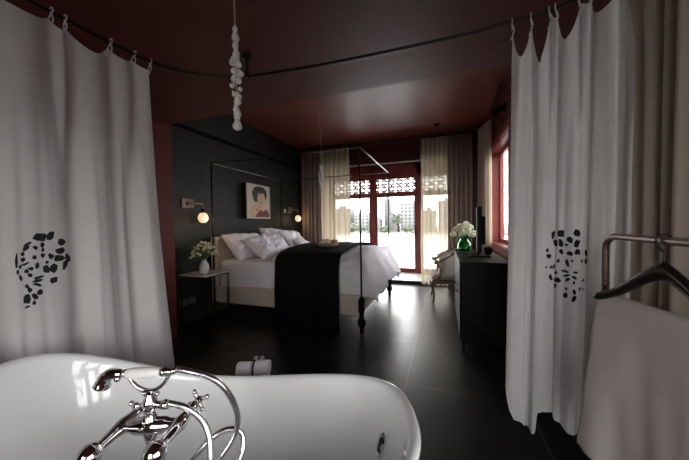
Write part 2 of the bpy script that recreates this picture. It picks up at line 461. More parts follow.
w3 = struct('window_3', b, 'red_wood', bevel=.004)  # unseen window behind the camera, enlarged to brighten the right shower curtain
for a, e in ((W3[0], (W3[0] + W3[1]) / 2), ((W3[0] + W3[1]) / 2, W3[1])):
    b = B(); b.box((a, YF - .12, W3[2]), (a + .05, YF - .07, W3[3])); b.box((e - .05, YF - .12, W3[2]), (e, YF - .07, W3[3]))
    b.box((a + .05, YF - .12, W3[2]), (e - .05, YF - .07, W3[2] + .05)); b.box((a + .05, YF - .12, W3[3] - .05), (e - .05, YF - .07, W3[3]))
    obj('window_frame', b, 'red_wood', w3, bevel=.003)
    obj('window_pane', B().box((a + .05, YF - .10, W3[2] + .05), (e - .05, YF - .094, W3[3] - .05)), 'glass', w3)

# ------------------------------------------------------------------ hanging textiles
def drape(name, p, q, z0, z1, folds, amp, m, label, cat='curtain', group=None, ph=0.0, top=True, nu=None, nv=26):
    p = V((*p, 0)); q = V((*q, 0)); dr = q - p; n = V((-dr.y, dr.x, 0)).normalized()
    def fn(a, t):
        w = a * folds * 2 * PI + ph
        g = math.sin(w + .9 * nz(a * folds * .7, ph)) + .35 * math.sin(2.3 * w + 1.1)
        am = amp * (.75 + .35 * (1 - t)) * (1 + .5 * nz(a * 9, 3.1 + ph))
        o = p + dr * a + n * (g * am) + dr.normalized() * (.25 * amp * math.cos(w * 2) + .02 * nz(a * 5, t * 2, ph))
        o.z = lerp(z0, z1, t) + (0.008 * nz(a * 7, 1) if t < .01 else 0)
        return o
    root = thing(name, (p.x, p.y, z0), label, cat, group)
    o = obj('fabric', B().grid(fn, nu or int(folds * 14) + 1, nv), m, root, smooth=True)
    if top:
        k = max(3, int(folds))
        for i in range(k + 1):
            a = i / k; c = p + dr * a
            obj('curtain_hook', B().tube([(c.x, c.y, z1 - .005), (c.x, c.y, z1 + .022)], .006, 6), 'iron', root)
    return root
zt = 2.99
def rail(name, pts, label, rr=.011):
    root = thing(name, pts[0], label, 'curtain rail')
    obj('rail', B().tube(pts, rr, 8), 'iron', root, smooth=True)
    for i in range(4):
        t = (i + .5) / 4 * (len(pts) - 1); k = int(t); c = V(pts[k]).lerp(V(pts[min(k + 1, len(pts) - 1)]), t - k)
        obj('bracket', B().tube([c, (c.x, c.y, ZC if c.y > YS else ZS)], .008, 6), 'iron', root)
rail('curtain_rail', [(-3.20, 5.90, zt + .02), (.66, 5.90, zt + .02)], 'dark curtain rail along the top of the back wall')
drape('curtain', (-3.17, 5.90), (-2.66, 5.90), .02, zt, 5, .034, 'drape', 'taupe drape in the left corner by the lit sconce', ph=.3)
drape('curtain', (-2.66, 5.91), (-1.96, 5.91), .02, zt, 6, .030, 'sheer', 'cream sheer curtain left of the terrace door, behind the bed', ph=1.2)
drape('curtain', (-.43, 5.91), (.10, 5.91), .02, zt, 6, .028, 'sheer', 'cream sheer curtain behind the armchair, right of the terrace door', ph=2.0)
drape('curtain', (.08, 5.88), (.52, 5.90), .02, zt, 5, .034, 'drape', 'taupe drape in the right corner behind the black sideboard vase', ph=.8)
rail('curtain_rail', [(.70, 4.0, zt + .045), (.70, 5.85, zt + .045)], 'dark curtain rail on the right bedroom wall')
drape('curtain', (.64, 5.84), (.74, 5.36), .02, zt + .03, 4, .032, 'drape_light', 'taupe drape on the right wall beside the red framed window', ph=2.2)
drape('curtain', (.755, 5.37), (.765, 5.26), .02, zt + .03, 2, .015, 'sheer', 'bright narrow strip of sheer beside the red framed window', ph=.2)
rail('curtain_rail', [(.755, -1.5, 2.40), (.755, 1.62, 2.40)], 'dark curtain rail on the bathroom wall at far right')
drape('curtain', (.755, 1.60), (.755, 1.28), .03, 2.38, 3, .026, 'drape_light', 'taupe drape just right of the white shower curtain', ph=.5)
drape('curtain', (.755, 1.27), (.735, .62), .03, 2.38, 5, .032, 'drape_light', 'pale taupe drape behind the hanger at the right edge', ph=1.7)
drape('curtain', (.745, -1.42), (.745, -1.85), .03, 2.38, 5, .03, 'drape_light', 'taupe drape bunched beside the bathroom window behind the camera', ph=.7)

# ---- shower rod: a bent tube round the bath, hung from the ceiling
ZR = 2.31
rodp = sm([(-1.72, YF, ZR), (-1.725, 0.2, ZR), (-1.722, .85, ZR), (-1.712, 1.05, ZR), (-1.685, 1.25, ZR), (-1.60, 1.40, ZR), (-1.44, 1.52, ZR), (-1.26, 1.60, ZR),
           (-.66, 1.66, ZR), (.04, 1.67, ZR), (.335, 1.648, ZR), (.46, 1.63, ZR), (.60, 1.575, ZR), (.69, 1.47, ZR), (.71, 1.34, ZR), (.71, 1.0, ZR), (.71, YF, ZR)], 8)
root = thing('shower_rod', (-1.25, 1.60, ZR), 'thin dark bent curtain rod circling the bath', 'curtain rod')
obj('rod', B().tube(rodp, .0095, 10), 'iron', root, smooth=True)
b = B(); b.lathe([(.034, 0), (.036, -.008), (.030, -.022), (.012, -.028), (.009, -.05), (.009, -.135), (.016, -.14), (.016, -.15)][::-1], (-1.25, 1.60, ZS))
obj('ceiling_bracket', b, 'iron', root, smooth='auto')
for c in ((.710, YF + .001), (-1.72, YF + .001)): obj('wall_flange', B().lathe([(.03, 0), (.03, .012), (.012, .02)], (c[0], c[1], ZR), M=Matrix.Rotation(-PI / 2, 4, 'X')), 'iron', root, smooth='auto')

def shower_curtain(path, ties, hem, amp, label, ph, marks, mm, nu=150, nv=64, slack=(), flat_=None, edge_=0):
    """path: top polyline; ties: [(a, dip after)]; hem(a) -> z of the lower edge; marks in (a, t) space"""
    L = [0]
    for p, q in zip(path, path[1:]): L.append(L[-1] + (V(q) - V(p)).length)
    def at(a):
        s = a * L[-1]
        for i in range(len(path) - 1):
            if s <= L[i + 1] or i == len(path) - 2:
                f = (s - L[i]) / (L[i + 1] - L[i]); return V(path[i]).lerp(V(path[i + 1]), f), (V(path[i + 1]) - V(path[i])).normalized()
    nrm = []
    def ztop(a):
        for (a0, dp), (a1, _) in zip(ties, ties[1:]):
            if a <= a1:
                s = (a - a0) / (a1 - a0); return ZR - .03 - dp * (1 - abs(2 * s - 1) ** 1.7)
        return ZR - .03 - .30 * ((a - ties[-1][0]) / max(1e-6, 1 - ties[-1][0])) if ties[-1][0] < 1 else ZR - .03
    def tiewave(a):
        for (a0, dp), (a1, _) in zip(ties, ties[1:]):
            if a <= a1: return math.cos(2 * PI * (a - a0) / (a1 - a0))
        return 1.0
    def fn(a, t, off=0.0):
        t0 = t
        c, tg = at(min(max(a, 0), 1)); n = V((-tg.y, tg.x, 0)).normalized()
        zt_ = ztop(a); zb = hem(a)
        z = lerp(zt_, zb, t)
        gro = min(1, .5 + 1.1 * t)
        f = 0
        sup_ = 1 - .8 * max(0, (a - .8) / .2) * edge_
        if flat_: sup_ *= 1 - .75 * math.exp(-((a - flat_[0]) / flat_[1]) ** 4 - ((t - flat_[2]) / flat_[3]) ** 4)
        for k, (fr, am, p0) in enumerate(((5.2, 1, 0), (8.7, .55, 1.3), (13.1, .22, 2.2), (23.0, .10, .4), (37.0, .05, 1.9))):
            f += am * math.sin(2 * PI * fr * a * slackf + ph + p0 + .8 * nz(t * 1.3, k * 3.7 + ph))
        f += .8 * nz(a * 4 + ph, t * 1.6)
        k_ = min(1, t / .38); k_ = k_ * k_ * (3 - 2 * k_)
        f = lerp(tiewave(a) * 1.7, f, k_)
        q = c + n * (f * amp * gro * sup_ + off) + tg * (.010 * math.sin(a * 31 + ph) * gro)
        q.z = z
        return mm(q, a, t0)
    slackf = slack if slack else 1.0
    root = thing('shower_curtain', (path[0][0], path[0][1], .05), label, 'shower curtain')
    obj('fabric', B().grid(lambda a, t: fn(a, t), nu, nv), 'white_curtain', root, smooth=True)
    # hem band, a narrow double strip following the same folds
    obj('hem_band', B().grid(lambda a, t: fn(a, .955 + .045 * t, .004), nu, 4), 'hem', root, smooth=True)
    for a, _ in ties:
        b = B()
        c, tg = at(a); n = V((-tg.y, tg.x, 0)).normalized()
        ring = [c + n * (.0125 * math.cos(k * PI / 6)) + V((0, 0, .0125 * math.sin(k * PI / 6))) for k in range(12)]
        b.tube(ring, .0028, 6, closed=True)
        b.tube([c + V((0, 0, -.011)), fn(a, 0)], .0035, 6)
        b.tube(sm([c + V((0, 0, -.016)), c + n * .012 + tg * .01 + V((0, 0, -.04)), c + n * .016 - tg * .006 + V((0, 0, -.085))], 4), .003, 5)
        obj('tie', b, 'hem', root, smooth=True)
    # pierced cut-work: the dark openings lie on the cloth, both faces
    b = B()
    for poly in marks:
        (a0, t0), rim_ = poly[0], poly[1:]; n = len(rim_)
        for off in (.0025, -.0025):
            cv = b.m.verts.new(fn(a0, t0, off)); rows = []
            for k in (1, 2, 3): rows.append([b.m.verts.new(fn(lerp(a0, a, k / 3), lerp(t0, t, k / 3), off)) for a, t in rim_])
            for i in range(n):
                j = (i + 1) % n
                b.m.faces.new([cv, rows[0][i], rows[0][j]])
                for k in (0, 1): b.m.faces.new([rows[k][i], rows[k + 1][i], rows[k + 1][j], rows[k][j]])
    obj('cutwork_motif', b, 'cut', root)
    return root, fn

# left curtain (runs along the left side of the rod)
pl = [(-1.70, -.75, ZR), (-1.708, .2, ZR), (-1.706, .85, ZR), (-1.695, 1.05, ZR), (-1.684, 1.245, ZR)]
marksL = [[(.7387,.4544),(.7497,.4555),(.7451,.4653),(.7333,.4608),(.7265,.4566),(.7325,.4459),(.7468,.449)],[(.755,.4562),(.7597,.4626),(.7547,.4657),(.7489,.4633),(.7492,.4515),(.7552,.447),(.7609,.4508)],[(.7723,.4794),(.7764,.4833),(.7693,.4847),(.7651,.4762),(.7677,.4689),(.7738,.4712),(.78,.4723)],[(.7201,.468),(.7263,.4636),(.7252,.4662),(.7156,.4743),(.7132,.4738),(.7157,.4688),(.7223,.4627)],[(.7169,.4769),(.7235,.4705),(.7212,.4776),(.7138,.4844),(.712,.4817),(.7131,.4755),(.7197,.4705)],[(.7316,.4754),(.7353,.4765),(.7328,.4804),(.7301,.479),(.7267,.4738),(.7284,.4711),(.7333,.4718)],[(.7419,.4727),(.7459,.473),(.7427,.4775),(.7401,.4762),(.7384,.4712),(.7408,.4657),(.7443,.4672)],[(.7698,.4962),(.7781,.4925),(.774,.5026),(.7673,.5019),(.7616,.4938),(.7613,.4886),(.7737,.4897)],[(.7012,.5052),(.7034,.5083),(.702,.5187),(.6992,.5192),(.6986,.5053),(.7011,.49),(.703,.4895)],[(.7546,.4997),(.7596,.5037),(.7537,.5062),(.7511,.5012),(.7494,.4949),(.7524,.4919),(.7585,.4986)],[(.7669,.5099),(.7784,.5097),(.7714,.5178),(.76,.5133),(.7586,.5084),(.7614,.5003),(.7707,.5051)],[(.7818,.5064),(.7874,.5023),(.7886,.5108),(.7836,.5157),(.7777,.514),(.7774,.5043),(.7808,.4966)],[(.7421,.4934),(.7458,.494),(.7433,.4987),(.7406,.4984),(.7385,.4919),(.7399,.4884),(.745,.49)],[(.7289,.4948),(.7324,.4962),(.7313,.4994),(.726,.4982),(.7254,.4953),(.7272,.4909),(.7321,.4909)],[(.7119,.5003),(.7156,.5014),(.7109,.5064),(.7078,.5029),(.7079,.4996),(.7127,.4952),(.7154,.4966)],[(.7159,.5083),(.7223,.5041),(.7179,.5091),(.7148,.512),(.7073,.5133),(.7108,.5091),(.7197,.5042)],[(.7326,.5116),(.7362,.5154),(.7321,.5195),(.7296,.5174),(.7295,.511),(.7328,.5046),(.7357,.5082)],[(.7462,.5226),(.752,.524),(.7503,.5329),(.7444,.5304),(.7416,.5268),(.7416,.5169),(.7473,.5142)],[(.7573,.5261),(.7645,.5239),(.7624,.5338),(.7579,.5372),(.7505,.5282),(.7521,.5201),(.758,.5158)],[(.7231,.5177),(.7284,.5171),(.7244,.5222),(.7205,.5202),(.7176,.5175),(.7201,.5152),(.725,.5139)],[(.7162,.5237),(.7207,.5252),(.7165,.5276),(.7142,.5272),(.7123,.5234),(.7163,.518),(.7186,.5196)],[(.7214,.5309),(.7252,.5305),(.7238,.5353),(.7191,.5348),(.7175,.5319),(.7186,.5273),(.7239,.5273)],[(.7025,.5272),(.7048,.5256),(.7039,.5317),(.7009,.5315),(.7,.5266),(.7014,.523),(.7041,.5216)],[(.7067,.5377),(.7094,.5357),(.7095,.5419),(.7073,.5445),(.7049,.5407),(.7032,.5325),(.707,.5324)],[(.7769,.5245),(.7803,.5263),(.7764,.5339),(.7718,.5346),(.773,.5221),(.7793,.5115),(.7828,.513)],[(.7741,.5354),(.7771,.5344),(.7738,.5394),(.7712,.5358),(.7717,.5334),(.776,.5301),(.778,.5276)],[(.7564,.5509),(.7634,.5476),(.7618,.5578),(.753,.5572),(.7508,.5513),(.752,.5449),(.7584,.5454)],[(.7338,.537),(.7439,.5366),(.7399,.5386),(.7294,.5413),(.7269,.5391),(.728,.5356),(.7385,.5339)],[(.7314,.5435),(.7409,.5434),(.7372,.5461),(.7292,.5469),(.7226,.544),(.7282,.5412),(.7376,.5404)],[(.7312,.5511),(.739,.5558),(.7348,.5561),(.7264,.551),(.7229,.5486),(.7297,.547),(.7358,.5502)],[(.7164,.5539),(.7185,.5514),(.7194,.556),(.7167,.5581),(.713,.5558),(.7133,.5516),(.7162,.5485)],[(.7203,.5614),(.7238,.5593),(.7234,.5633),(.7201,.5668),(.7172,.5648),(.7162,.5587),(.7196,.5546)],[(.7349,.5678),(.7399,.5667),(.7392,.573),(.7329,.5732),(.7299,.5694),(.7322,.5629),(.737,.5615)],[(.7156,.5785),(.7213,.5793),(.719,.5882),(.7096,.5881),(.7098,.5759),(.7125,.5709),(.719,.5681)],[(.727,.5747),(.7326,.5755),(.7315,.5807),(.7264,.5817),(.723,.575),(.7222,.5699),(.7275,.5679)],[(.7257,.5873),(.7286,.5894),(.7266,.5918),(.7231,.5913),(.7226,.5867),(.7263,.582),(.7279,.5843)],[(.715,.5957),(.7194,.5922),(.719,.5952),(.7129,.5987),(.7107,.5979),(.7124,.5946),(.716,.5923)],[(.7114,.4891),(.7147,.49),(.7127,.4936),(.7082,.4926),(.7088,.4889),(.7107,.4851),(.7142,.4851)],[(.7067,.5153),(.7096,.5149),(.708,.5189),(.7052,.5199),(.7039,.5155),(.7061,.5121),(.7084,.511)],[(.7425,.4817),(.7448,.4834),(.7426,.4872),(.7409,.4856),(.7397,.4819),(.7426,.476),(.7446,.4785)],[(.7479,.5101),(.7506,.5118),(.7478,.5135),(.7459,.512),(.7455,.5075),(.7471,.506),(.7504,.508)]]
LT = sum((V(q) - V(p)).length for p, q in zip(pl, pl[1:]))
def mmL(q, a, t):
    e = max(0, (a - .75) / .25)
    q.y += .085 * e * e * t ** 1.3; q.x += .03 * t
    return q
tiesL = [(0, .05), (.10, .06), (.22, .05), (.34, .06), (.46, .06), (.58, .06), (.68, .05), (.775, .05), (.80, .085), (.895, .05), (.955, .045), (1, 0)]
_, fnL = shower_curtain(pl, tiesL, lambda a: .10 + .008 * math.sin(a * 40), .027, 'white shower curtain at left with a balloon shaped black cutwork motif', 1.1, marksL, mmL, nu=240, nv=50, slack=1.7, flat_=((.723 + .75) / LT, .075, .53, .13))

pr = [(.335, 1.648, ZR), (.46, 1.63, ZR), (.60, 1.575, ZR), (.69, 1.47, ZR), (.70, 1.42, ZR)]
LR = sum((V(q) - V(p)).length for p, q in zip(pr, pr[1:]))
marksR = [[(.3783,.5364),(.3968,.5248),(.3811,.5457),(.3674,.5441),(.3632,.5271),(.3794,.5263),(.3951,.5175)],[(.4782,.4907),(.4983,.4934),(.4973,.5035),(.4503,.5028),(.4425,.4956),(.4547,.4847),(.4954,.4853)],[(.5627,.5231),(.5903,.5196),(.5777,.5282),(.5518,.5254),(.5423,.5133),(.5544,.5104),(.5769,.513)],[(.5258,.5202),(.5414,.5263),(.5408,.5357),(.5274,.5301),(.5124,.5179),(.5111,.5103),(.5269,.5133)],[(.4062,.5398),(.4505,.5145),(.4509,.5271),(.3999,.5532),(.3781,.5543),(.3823,.5479),(.4187,.5237)],[(.4781,.5165),(.4948,.5167),(.4933,.5286),(.4718,.5246),(.4619,.5214),(.4611,.5055),(.4774,.5049)],[(.5652,.5463),(.5844,.5422),(.5706,.5553),(.547,.5491),(.55,.5378),(.5608,.539),(.5884,.5346)],[(.5107,.5278),(.5223,.532),(.5157,.5334),(.5073,.5297),(.5018,.5252),(.5036,.5219),(.5138,.5263)],[(.4836,.5388),(.4935,.5364),(.4957,.5475),(.4857,.5464),(.4634,.5391),(.4677,.5344),(.4792,.5307)],[(.3419,.573),(.3499,.5712),(.3487,.5746),(.3382,.5802),(.3333,.5776),(.3387,.5695),(.3485,.5675)],[(.3508,.5851),(.3686,.5851),(.3636,.5896),(.3444,.594),(.3357,.5885),(.3405,.5839),(.356,.579)],[(.5272,.5564),(.5452,.568),(.5318,.5639),(.5123,.5523),(.5153,.5466),(.5287,.55),(.5425,.5613)],[(.5691,.5658),(.5896,.5626),(.5875,.5695),(.5542,.5713),(.5498,.5634),(.5617,.5602),(.5842,.5574)],[(.6441,.5624),(.705,.5438),(.7001,.5535),(.6392,.5698),(.6317,.5633),(.6403,.5562),(.6898,.541)],[(.463,.5632),(.4724,.5659),(.4647,.5682),(.4418,.5742),(.4467,.5644),(.4628,.5582),(.4747,.5591)],[(.5167,.5756),(.5254,.5792),(.527,.5894),(.5152,.5841),(.5073,.5722),(.5074,.5646),(.5185,.5665)],[(.5404,.5801),(.5461,.5826),(.5438,.5839),(.5375,.5823),(.5347,.5767),(.5367,.5755),(.5439,.5783)],[(.6013,.5834),(.6165,.5829),(.6051,.5867),(.5957,.5868),(.5954,.5831),(.5939,.5804),(.6091,.5813)],[(.6424,.5817),(.7007,.5611),(.6818,.5749),(.6379,.5901),(.634,.5836),(.6395,.5771),(.6963,.5572)],[(.3889,.611),(.4067,.6018),(.3878,.6185),(.3777,.6207),(.3791,.615),(.3948,.5999),(.4053,.5978)],[(.3661,.6145),(.3755,.6169),(.3668,.6197),(.3603,.617),(.3571,.6135),(.3647,.6092),(.3761,.6139)],[(.5079,.5944),(.5276,.6028),(.52,.6023),(.4943,.5938),(.4821,.5877),(.502,.5891),(.5168,.5952)],[(.5585,.616),(.5773,.6134),(.5651,.618),(.5546,.617),(.5442,.6091),(.5537,.6107),(.5679,.612)],[(.363,.6392),(.3756,.6408),(.3817,.6491),(.366,.6487),(.3527,.6415),(.3523,.6355),(.3678,.6318)],[(.4291,.6058),(.4551,.5978),(.4359,.6068),(.4125,.6174),(.396,.6224),(.4145,.6075),(.4372,.5978)],[(.4558,.6158),(.4879,.6168),(.4693,.6213),(.417,.6365),(.3899,.6428),(.4474,.6104),(.4719,.6083)],[(.5127,.6067),(.5341,.6113),(.519,.6117),(.5041,.6082),(.4922,.6034),(.5027,.6029),(.5189,.6047)],[(.5194,.6188),(.5316,.6184),(.5316,.6229),(.5174,.6229),(.5076,.6222),(.5107,.6137),(.5215,.6144)],[(.5531,.6254),(.568,.6291),(.5619,.6332),(.5397,.6195),(.5401,.6175),(.5456,.6171),(.5622,.6263)],[(.5513,.6372),(.5594,.6411),(.5532,.6422),(.5482,.6395),(.5456,.6359),(.5475,.6324),(.5534,.6324)],[(.4209,.6438),(.4464,.6329),(.4329,.6466),(.4051,.6589),(.3971,.6539),(.407,.6433),(.4351,.6317)],[(.5141,.6414),(.52,.6426),(.5165,.6474),(.5127,.6461),(.5078,.6392),(.5096,.6353),(.5183,.6382)],[(.5104,.6565),(.5236,.6604),(.519,.6647),(.5022,.6624),(.4976,.6544),(.5094,.6486),(.5187,.6525)],[(.5546,.6608),(.5633,.6612),(.564,.6677),(.5514,.6657),(.5452,.656),(.5465,.6512),(.557,.6555)],[(.553,.6758),(.5692,.6752),(.5533,.684),(.5412,.6797),(.5428,.671),(.5507,.6674),(.5666,.6707)],[(.5923,.6501),(.5968,.6486),(.5963,.6539),(.5861,.6547),(.583,.6495),(.588,.6456),(.5971,.6458)],[(.337,.6184),(.341,.618),(.3405,.62),(.3349,.6225),(.3331,.6198),(.3346,.617),(.3402,.6139)],[(.6182,.6497),(.6275,.6508),(.6213,.6537),(.6147,.6518),(.609,.6485),(.6148,.647),(.6232,.6479)],[(.6212,.6295),(.6325,.63),(.6261,.6341),(.6107,.632),(.6107,.6288),(.6196,.6263),(.6327,.6255)]]
def mmR(q, a, t):
    q.x += -.03 * (1 - a) * t - .008 * a * t; q.y += .05 * t * (1 - a)
    return q
tiesR = [(0, .17), (.17, .22), (.33, .03), (.38, .15), (.56, .02), (.63, .10), (.87, .0)]
hemR = lambda a: interp([(0, .40), (.10, .24), (.22, .20), (.30, .22), (.31, .33), (.5, .30), (.75, .26), (1, .26)], a)
_, fnR = shower_curtain(pr, tiesR, hemR, .030, 'white shower curtain at right with an oblong black cutwork motif', 2.6, marksR, mmR, nu=170, nv=64, slack=.85, flat_=(.44, .24, .59, .17), edge_=1)

# ------------------------------------------------------------------ shell cords
def shell_cord(top, bot, z1, label, n, s, rs, lm='shell'):
    root = thing('shell_cord', (top[0], top[1], bot), label, 'ornament')
    obj('cord', B().tube([(top[0], top[1], z) for z in (top[2], lerp(top[2], bot, .5), bot)], .0028 * s, 6), 'cord', root)
    q = random.Random(rs)
    for i in range(n):
        t = i / (n - 1); z = lerp(z1, bot + .022 * s, t)
        rr = (.0115 + .008 * q.random()) * s
        if i == n - 1: rr = .024 * s
        if .3 < t < .75: off = (.017 * s * (1 if i % 2 else -1), q.uniform(-.008, .008) * s)
        else: off = (q.uniform(-.004, .004) * s, q.uniform(-.004, .004) * s)
        M = Matrix.Rotation(q.uniform(0, 3), 4, 'Z') @ Matrix.Rotation(q.uniform(-.6, .6), 4, 'X')
        b = B(); b.lathe([(rr * .15, -rr * 1.1), (rr * .8, -rr * .75), (rr, -rr * .2), (rr * .72, rr * .5), (rr * .3, rr * 1.1), (rr * .1, rr * 1.35)],
                         (top[0] + off[0], top[1] + off[1], z), 9, M)
        obj('shell', b, lm, root, smooth=True)
    return root
shell_cord((-.965, 1.15, ZS), 1.775, 2.27, 'white shell cord hanging from the ceiling above the bath', 25, 1.0, 3)
shell_cord((-1.80, 4.02, ZC), 1.84, 2.20, 'thin pale shell cord hanging above the bed', 18, 1.5, 9)

# ------------------------------------------------------------------ bath
cs, sn = math.cos(YAW), math.sin(YAW)
TC = (-.4995 * cs - .9337 * sn, -.4995 * sn + .9337 * cs)
def tubxy(q, w): return (TC[0] + q * cs - w * sn, TC[1] + q * sn + w * cs)
TA, TB, TN = .7324, .3859, 2.6
def rimz(ex): return .5852 + .241 * max(0, -ex) ** 2 + .0753 * max(0, ex) ** 2
def sup(t, n):
    c, s_ = math.cos(t), math.sin(t)
    return math.copysign(abs(c) ** (2 / n), c), math.copysign(abs(s_) ** (2 / n), s_)
tub = thing('bathtub', (TC[0], TC[1], 0), 'white enamel slipper bath with a high rounded left end', 'bathtub')
# (kind, scale along, scale across, z as a fraction of the rim height or offset below the rim)
prof = [(.50, .30, None, .13), (.66, .52, None, .135), (.76, .68, None, .17), (.83, .80, None, .27), (.885, .875, None, .40), (.925, .915, -.075, None), (.94, .93, -.045, None),
        (.975, .965, -.040, None), (.996, .994, -.028, None), (1.0, 1.0, -.014, None), (.994, .990, -.003, None), (.980, .968, .0, None), (.962, .940, -.004, None), (.948, .918, -.016, None),
        (.938, .902, -.04, None), (.915, .875, -.10, None), (.87, .84, None, .42), (.80, .77, None, .27), (.72, .68, None, .195), (.60, .54, None, .165), (.40, .32, None, .155), (.15, .10, None, .153)]
NT = 96
def ringpt(k, j):
    sa, sb, dz, z = prof[k]; ex, ey = sup(2 * PI * j / NT, TN if k > 3 else 2.3)
    rz_ = rimz(ex)
    if z is None: zz = rz_ + dz
    else:
        hi = rz_ - .11; zz = .12 + (z - .12) * (hi - .12) / (.475 - .12)
    x, y = tubxy(TA * sa * ex, TB * sb * ey); return V((x, y, zz))
b = B()
rings = [[b.m.verts.new(ringpt(k, j)) for j in range(NT)] for k in range(len(prof))]
for A, Bq in zip(rings, rings[1:]):
    for j in range(NT): b.m.faces.new([A[j], A[(j + 1) % NT], Bq[(j + 1) % NT], Bq[j]])
b.m.faces.new(rings[0][::-1]); b.m.faces.new(rings[-1])
from mathutils.bvhtree import BVHTree
bmesh.ops.recalc_face_normals(b.m, faces=b.m.faces)
tubtree = BVHTree.FromBMesh(b.m)
obj('tub_shell', b, 'enamel', tub, smooth=True, sub=1)
for q_, w_ in ((-.45, -.20), (-.45, .20), (.45, -.20), (.45, .20)):
    x, y = tubxy(q_, w_); fx, fy = tubxy(q_ * 1.18, w_ * 1.25)
    b = B(); b.tube(sm([(x, y, .155), (lerp(x, fx, .7), lerp(y, fy, .7), .12), (fx, fy, .06), (fx, fy, .02)], 5), [.05, .048, .046, .043, .04, .036, .032, .028, .026, .025, .024, .025, .026, .03, .032, .034][:16], 10)
    b.ball((fx, fy, .025), .035, sc=(1, 1, .7))
    obj('claw_foot', b, 'chrome', tub, smooth=True)
# overflow plate on the right-hand inner wall
x0, y0 = tubxy(.30, .0); dd = V((cs, sn, 0)) * .995 + V((0, 0, .0)); od = V((cs, sn, 0)) * math.cos(.27) + V((-sn, cs, 0)) * math.sin(.27); hit, nrm, _, _ = tubtree.ray_cast(V((x0, y0, .47)), od)
nn = nrm if nrm.dot(od) < 0 else -nrm
q_ = nn.to_track_quat('Z', 'Y').to_matrix().to_4x4()
b = B(); b.lathe([(.043, -.004), (.046, .004), (.039, .010), (.028, .007), (.014, .009)], hit, 20, q_ @ Matrix.Diagonal((.62, 1.0, 1, 1)))
op = obj('overflow_plate', b, 'chrome', tub, smooth='auto')
b = B(); b.box((-.007, -.024, .0085), (.007, .024, .0105), Matrix.Translation(hit) @ q_); obj('overflow_slot', b, 'black', op)
hx, hy = tubxy(.38, 0); b = B(); b.lathe([(.03, .0), (.032, .004), (.02, .008)], (hx, hy, .157), 18); obj('drain', b, 'chrome', tub, smooth='auto')

# ------------------------------------------------------------------ bath mixer with hand shower
CAMP = V((0, 0, 1.3)); KS = .68
def F(p): return CAMP + (V(p) - CAMP) * KS
ballL, ballR = F((-1.03, .528, .599)), F((-.846, .600, .599))
endL, endR = F((-1.023, .809, .599)), F((-.921, .817, .599))
barL, barR = F((-1.067, .644, .600)), F((-.895, .705, .600))
ax = V((-sn, cs, 0)); lat = V((cs, sn, 0)); UP = V((0, 0, 1))
dpth = lambda p: p.dot(V((-sn, cs, 0)))
mix = thing('bath_mixer', tuple(F((-.985, .672, .2))), 'chrome telephone style bath mixer mounted on the near rim', 'faucet')
zb = ballL.z
mid = (ballL + ballR) / 2
cL = ballL + ax * .085; cR = ballR + ax * .085; cM = (cL + cR) / 2
b = B(); b.tube([cL, cL.lerp(cM, .35), cL.lerp(cM, .5), cM, cM.lerp(cR, .5), cM.lerp(cR, .65), cR], [.014, .014, .018, .020, .018, .014, .014], 14)
obj('crossbar', b, 'chrome', mix, smooth=True)
for c0, nm in ((ballL, 0), (ballR, 1)):
    e = c0 + ax * (.175 if nm else .185)
    b = B()
    P = [c0, c0 + ax * .02, c0 + ax * .03, c0 + ax * .06, c0 + ax * .085, c0 + ax * .11, c0 + ax * .135, c0 + ax * .15, e]
    b.tube(P, [.015, .012, .011, .013, .018, .013, .011, .013, .008], 14)
    v = obj('tap_body', b, 'chrome', mix, smooth=True)
    b = B()
    b.ball(e, .011)
    for k in range(4):
        th = k * PI / 2 + (.4 if nm else .75); dv = lat * math.cos(th) + UP * math.sin(th)
        b.tube([e, e + dv * .012, e + dv * .018, e + dv * .024], [.0052, .0045, .0055, .0035], 9); b.ball(e + dv * .026, .0062)
    b.tube([e, e + ax * .012], [.009, .006], 10)
    obj('cross_handle', b, 'chrome', mix, smooth=True)
    b = B(); b.ball(c0, .024, 16, 10); b.tube([c0 + UP * -.02, c0 + UP * -.035], [.016, .014], 14)
    obj('ball_union', b, 'chrome', mix, smooth=True)
    rq = c0 - UP * .03
    # riser down to the rolled rim
    wq = dpth(c0) - .9337; qx = (c0.dot(lat) - (-.4995)); rzq = rimz(qx / TA)
    tx, ty = tubxy(qx, -TB * .965)
    b = B(); b.tube(sm([c0, c0 + UP * -.08, V((tx, ty, rzq + .06)), V((tx, ty, rzq - .004))], 5), .0115, 12)
    b.lathe([(.030, -.004), (.030, .004), (.018, .012), (.012, .02)], (tx, ty, rzq), 16)
    obj('riser_leg', b, 'chrome', mix, smooth='auto')
top = cM + UP * .084
b = B(); b.tube([cM + UP * -.045, cM + UP * -.03, cM, cM + UP * .02, cM + UP * .03, cM + UP * .036, cM + UP * .040, cM + UP * .060, top + UP * -.012, top],
               [.009, .013, .020, .016, .012, .012, .016, .016, .009, .008], 14)
obj('column', b, 'chrome', mix, smooth=True)
b = B(); dk = cM + UP * .050
b.tube([dk, dk - lat * .022 - ax * .004], [.006, .005], 9); b.ball(dk - lat * .030 - ax * .004, .010, sc=(1.1, .7, .9)); b.ball(dk - lat * .044 + UP * .004, .006)
obj('diverter_knob', b, 'chrome', mix, smooth=True)
b = B(); b.tube([dk + lat * .0, dk + lat * .030, dk + lat * .034, dk + lat * .046], [.009, .009, .012, .010], 12)
obj('hose_outlet', b, 'chrome', mix, smooth=True)
cr = [top + lat * (.053 * math.sin(k)) + UP * (.066 * (1 - math.cos(k))) for k in [i * 1.15 / 8 for i in range(-8, 9)]]
b = B(); b.tube(cr, .0048, 10); b.ball(cr[0], .007); b.ball(cr[-1], .007)
obj('cradle', b, 'chrome', mix, smooth=True)
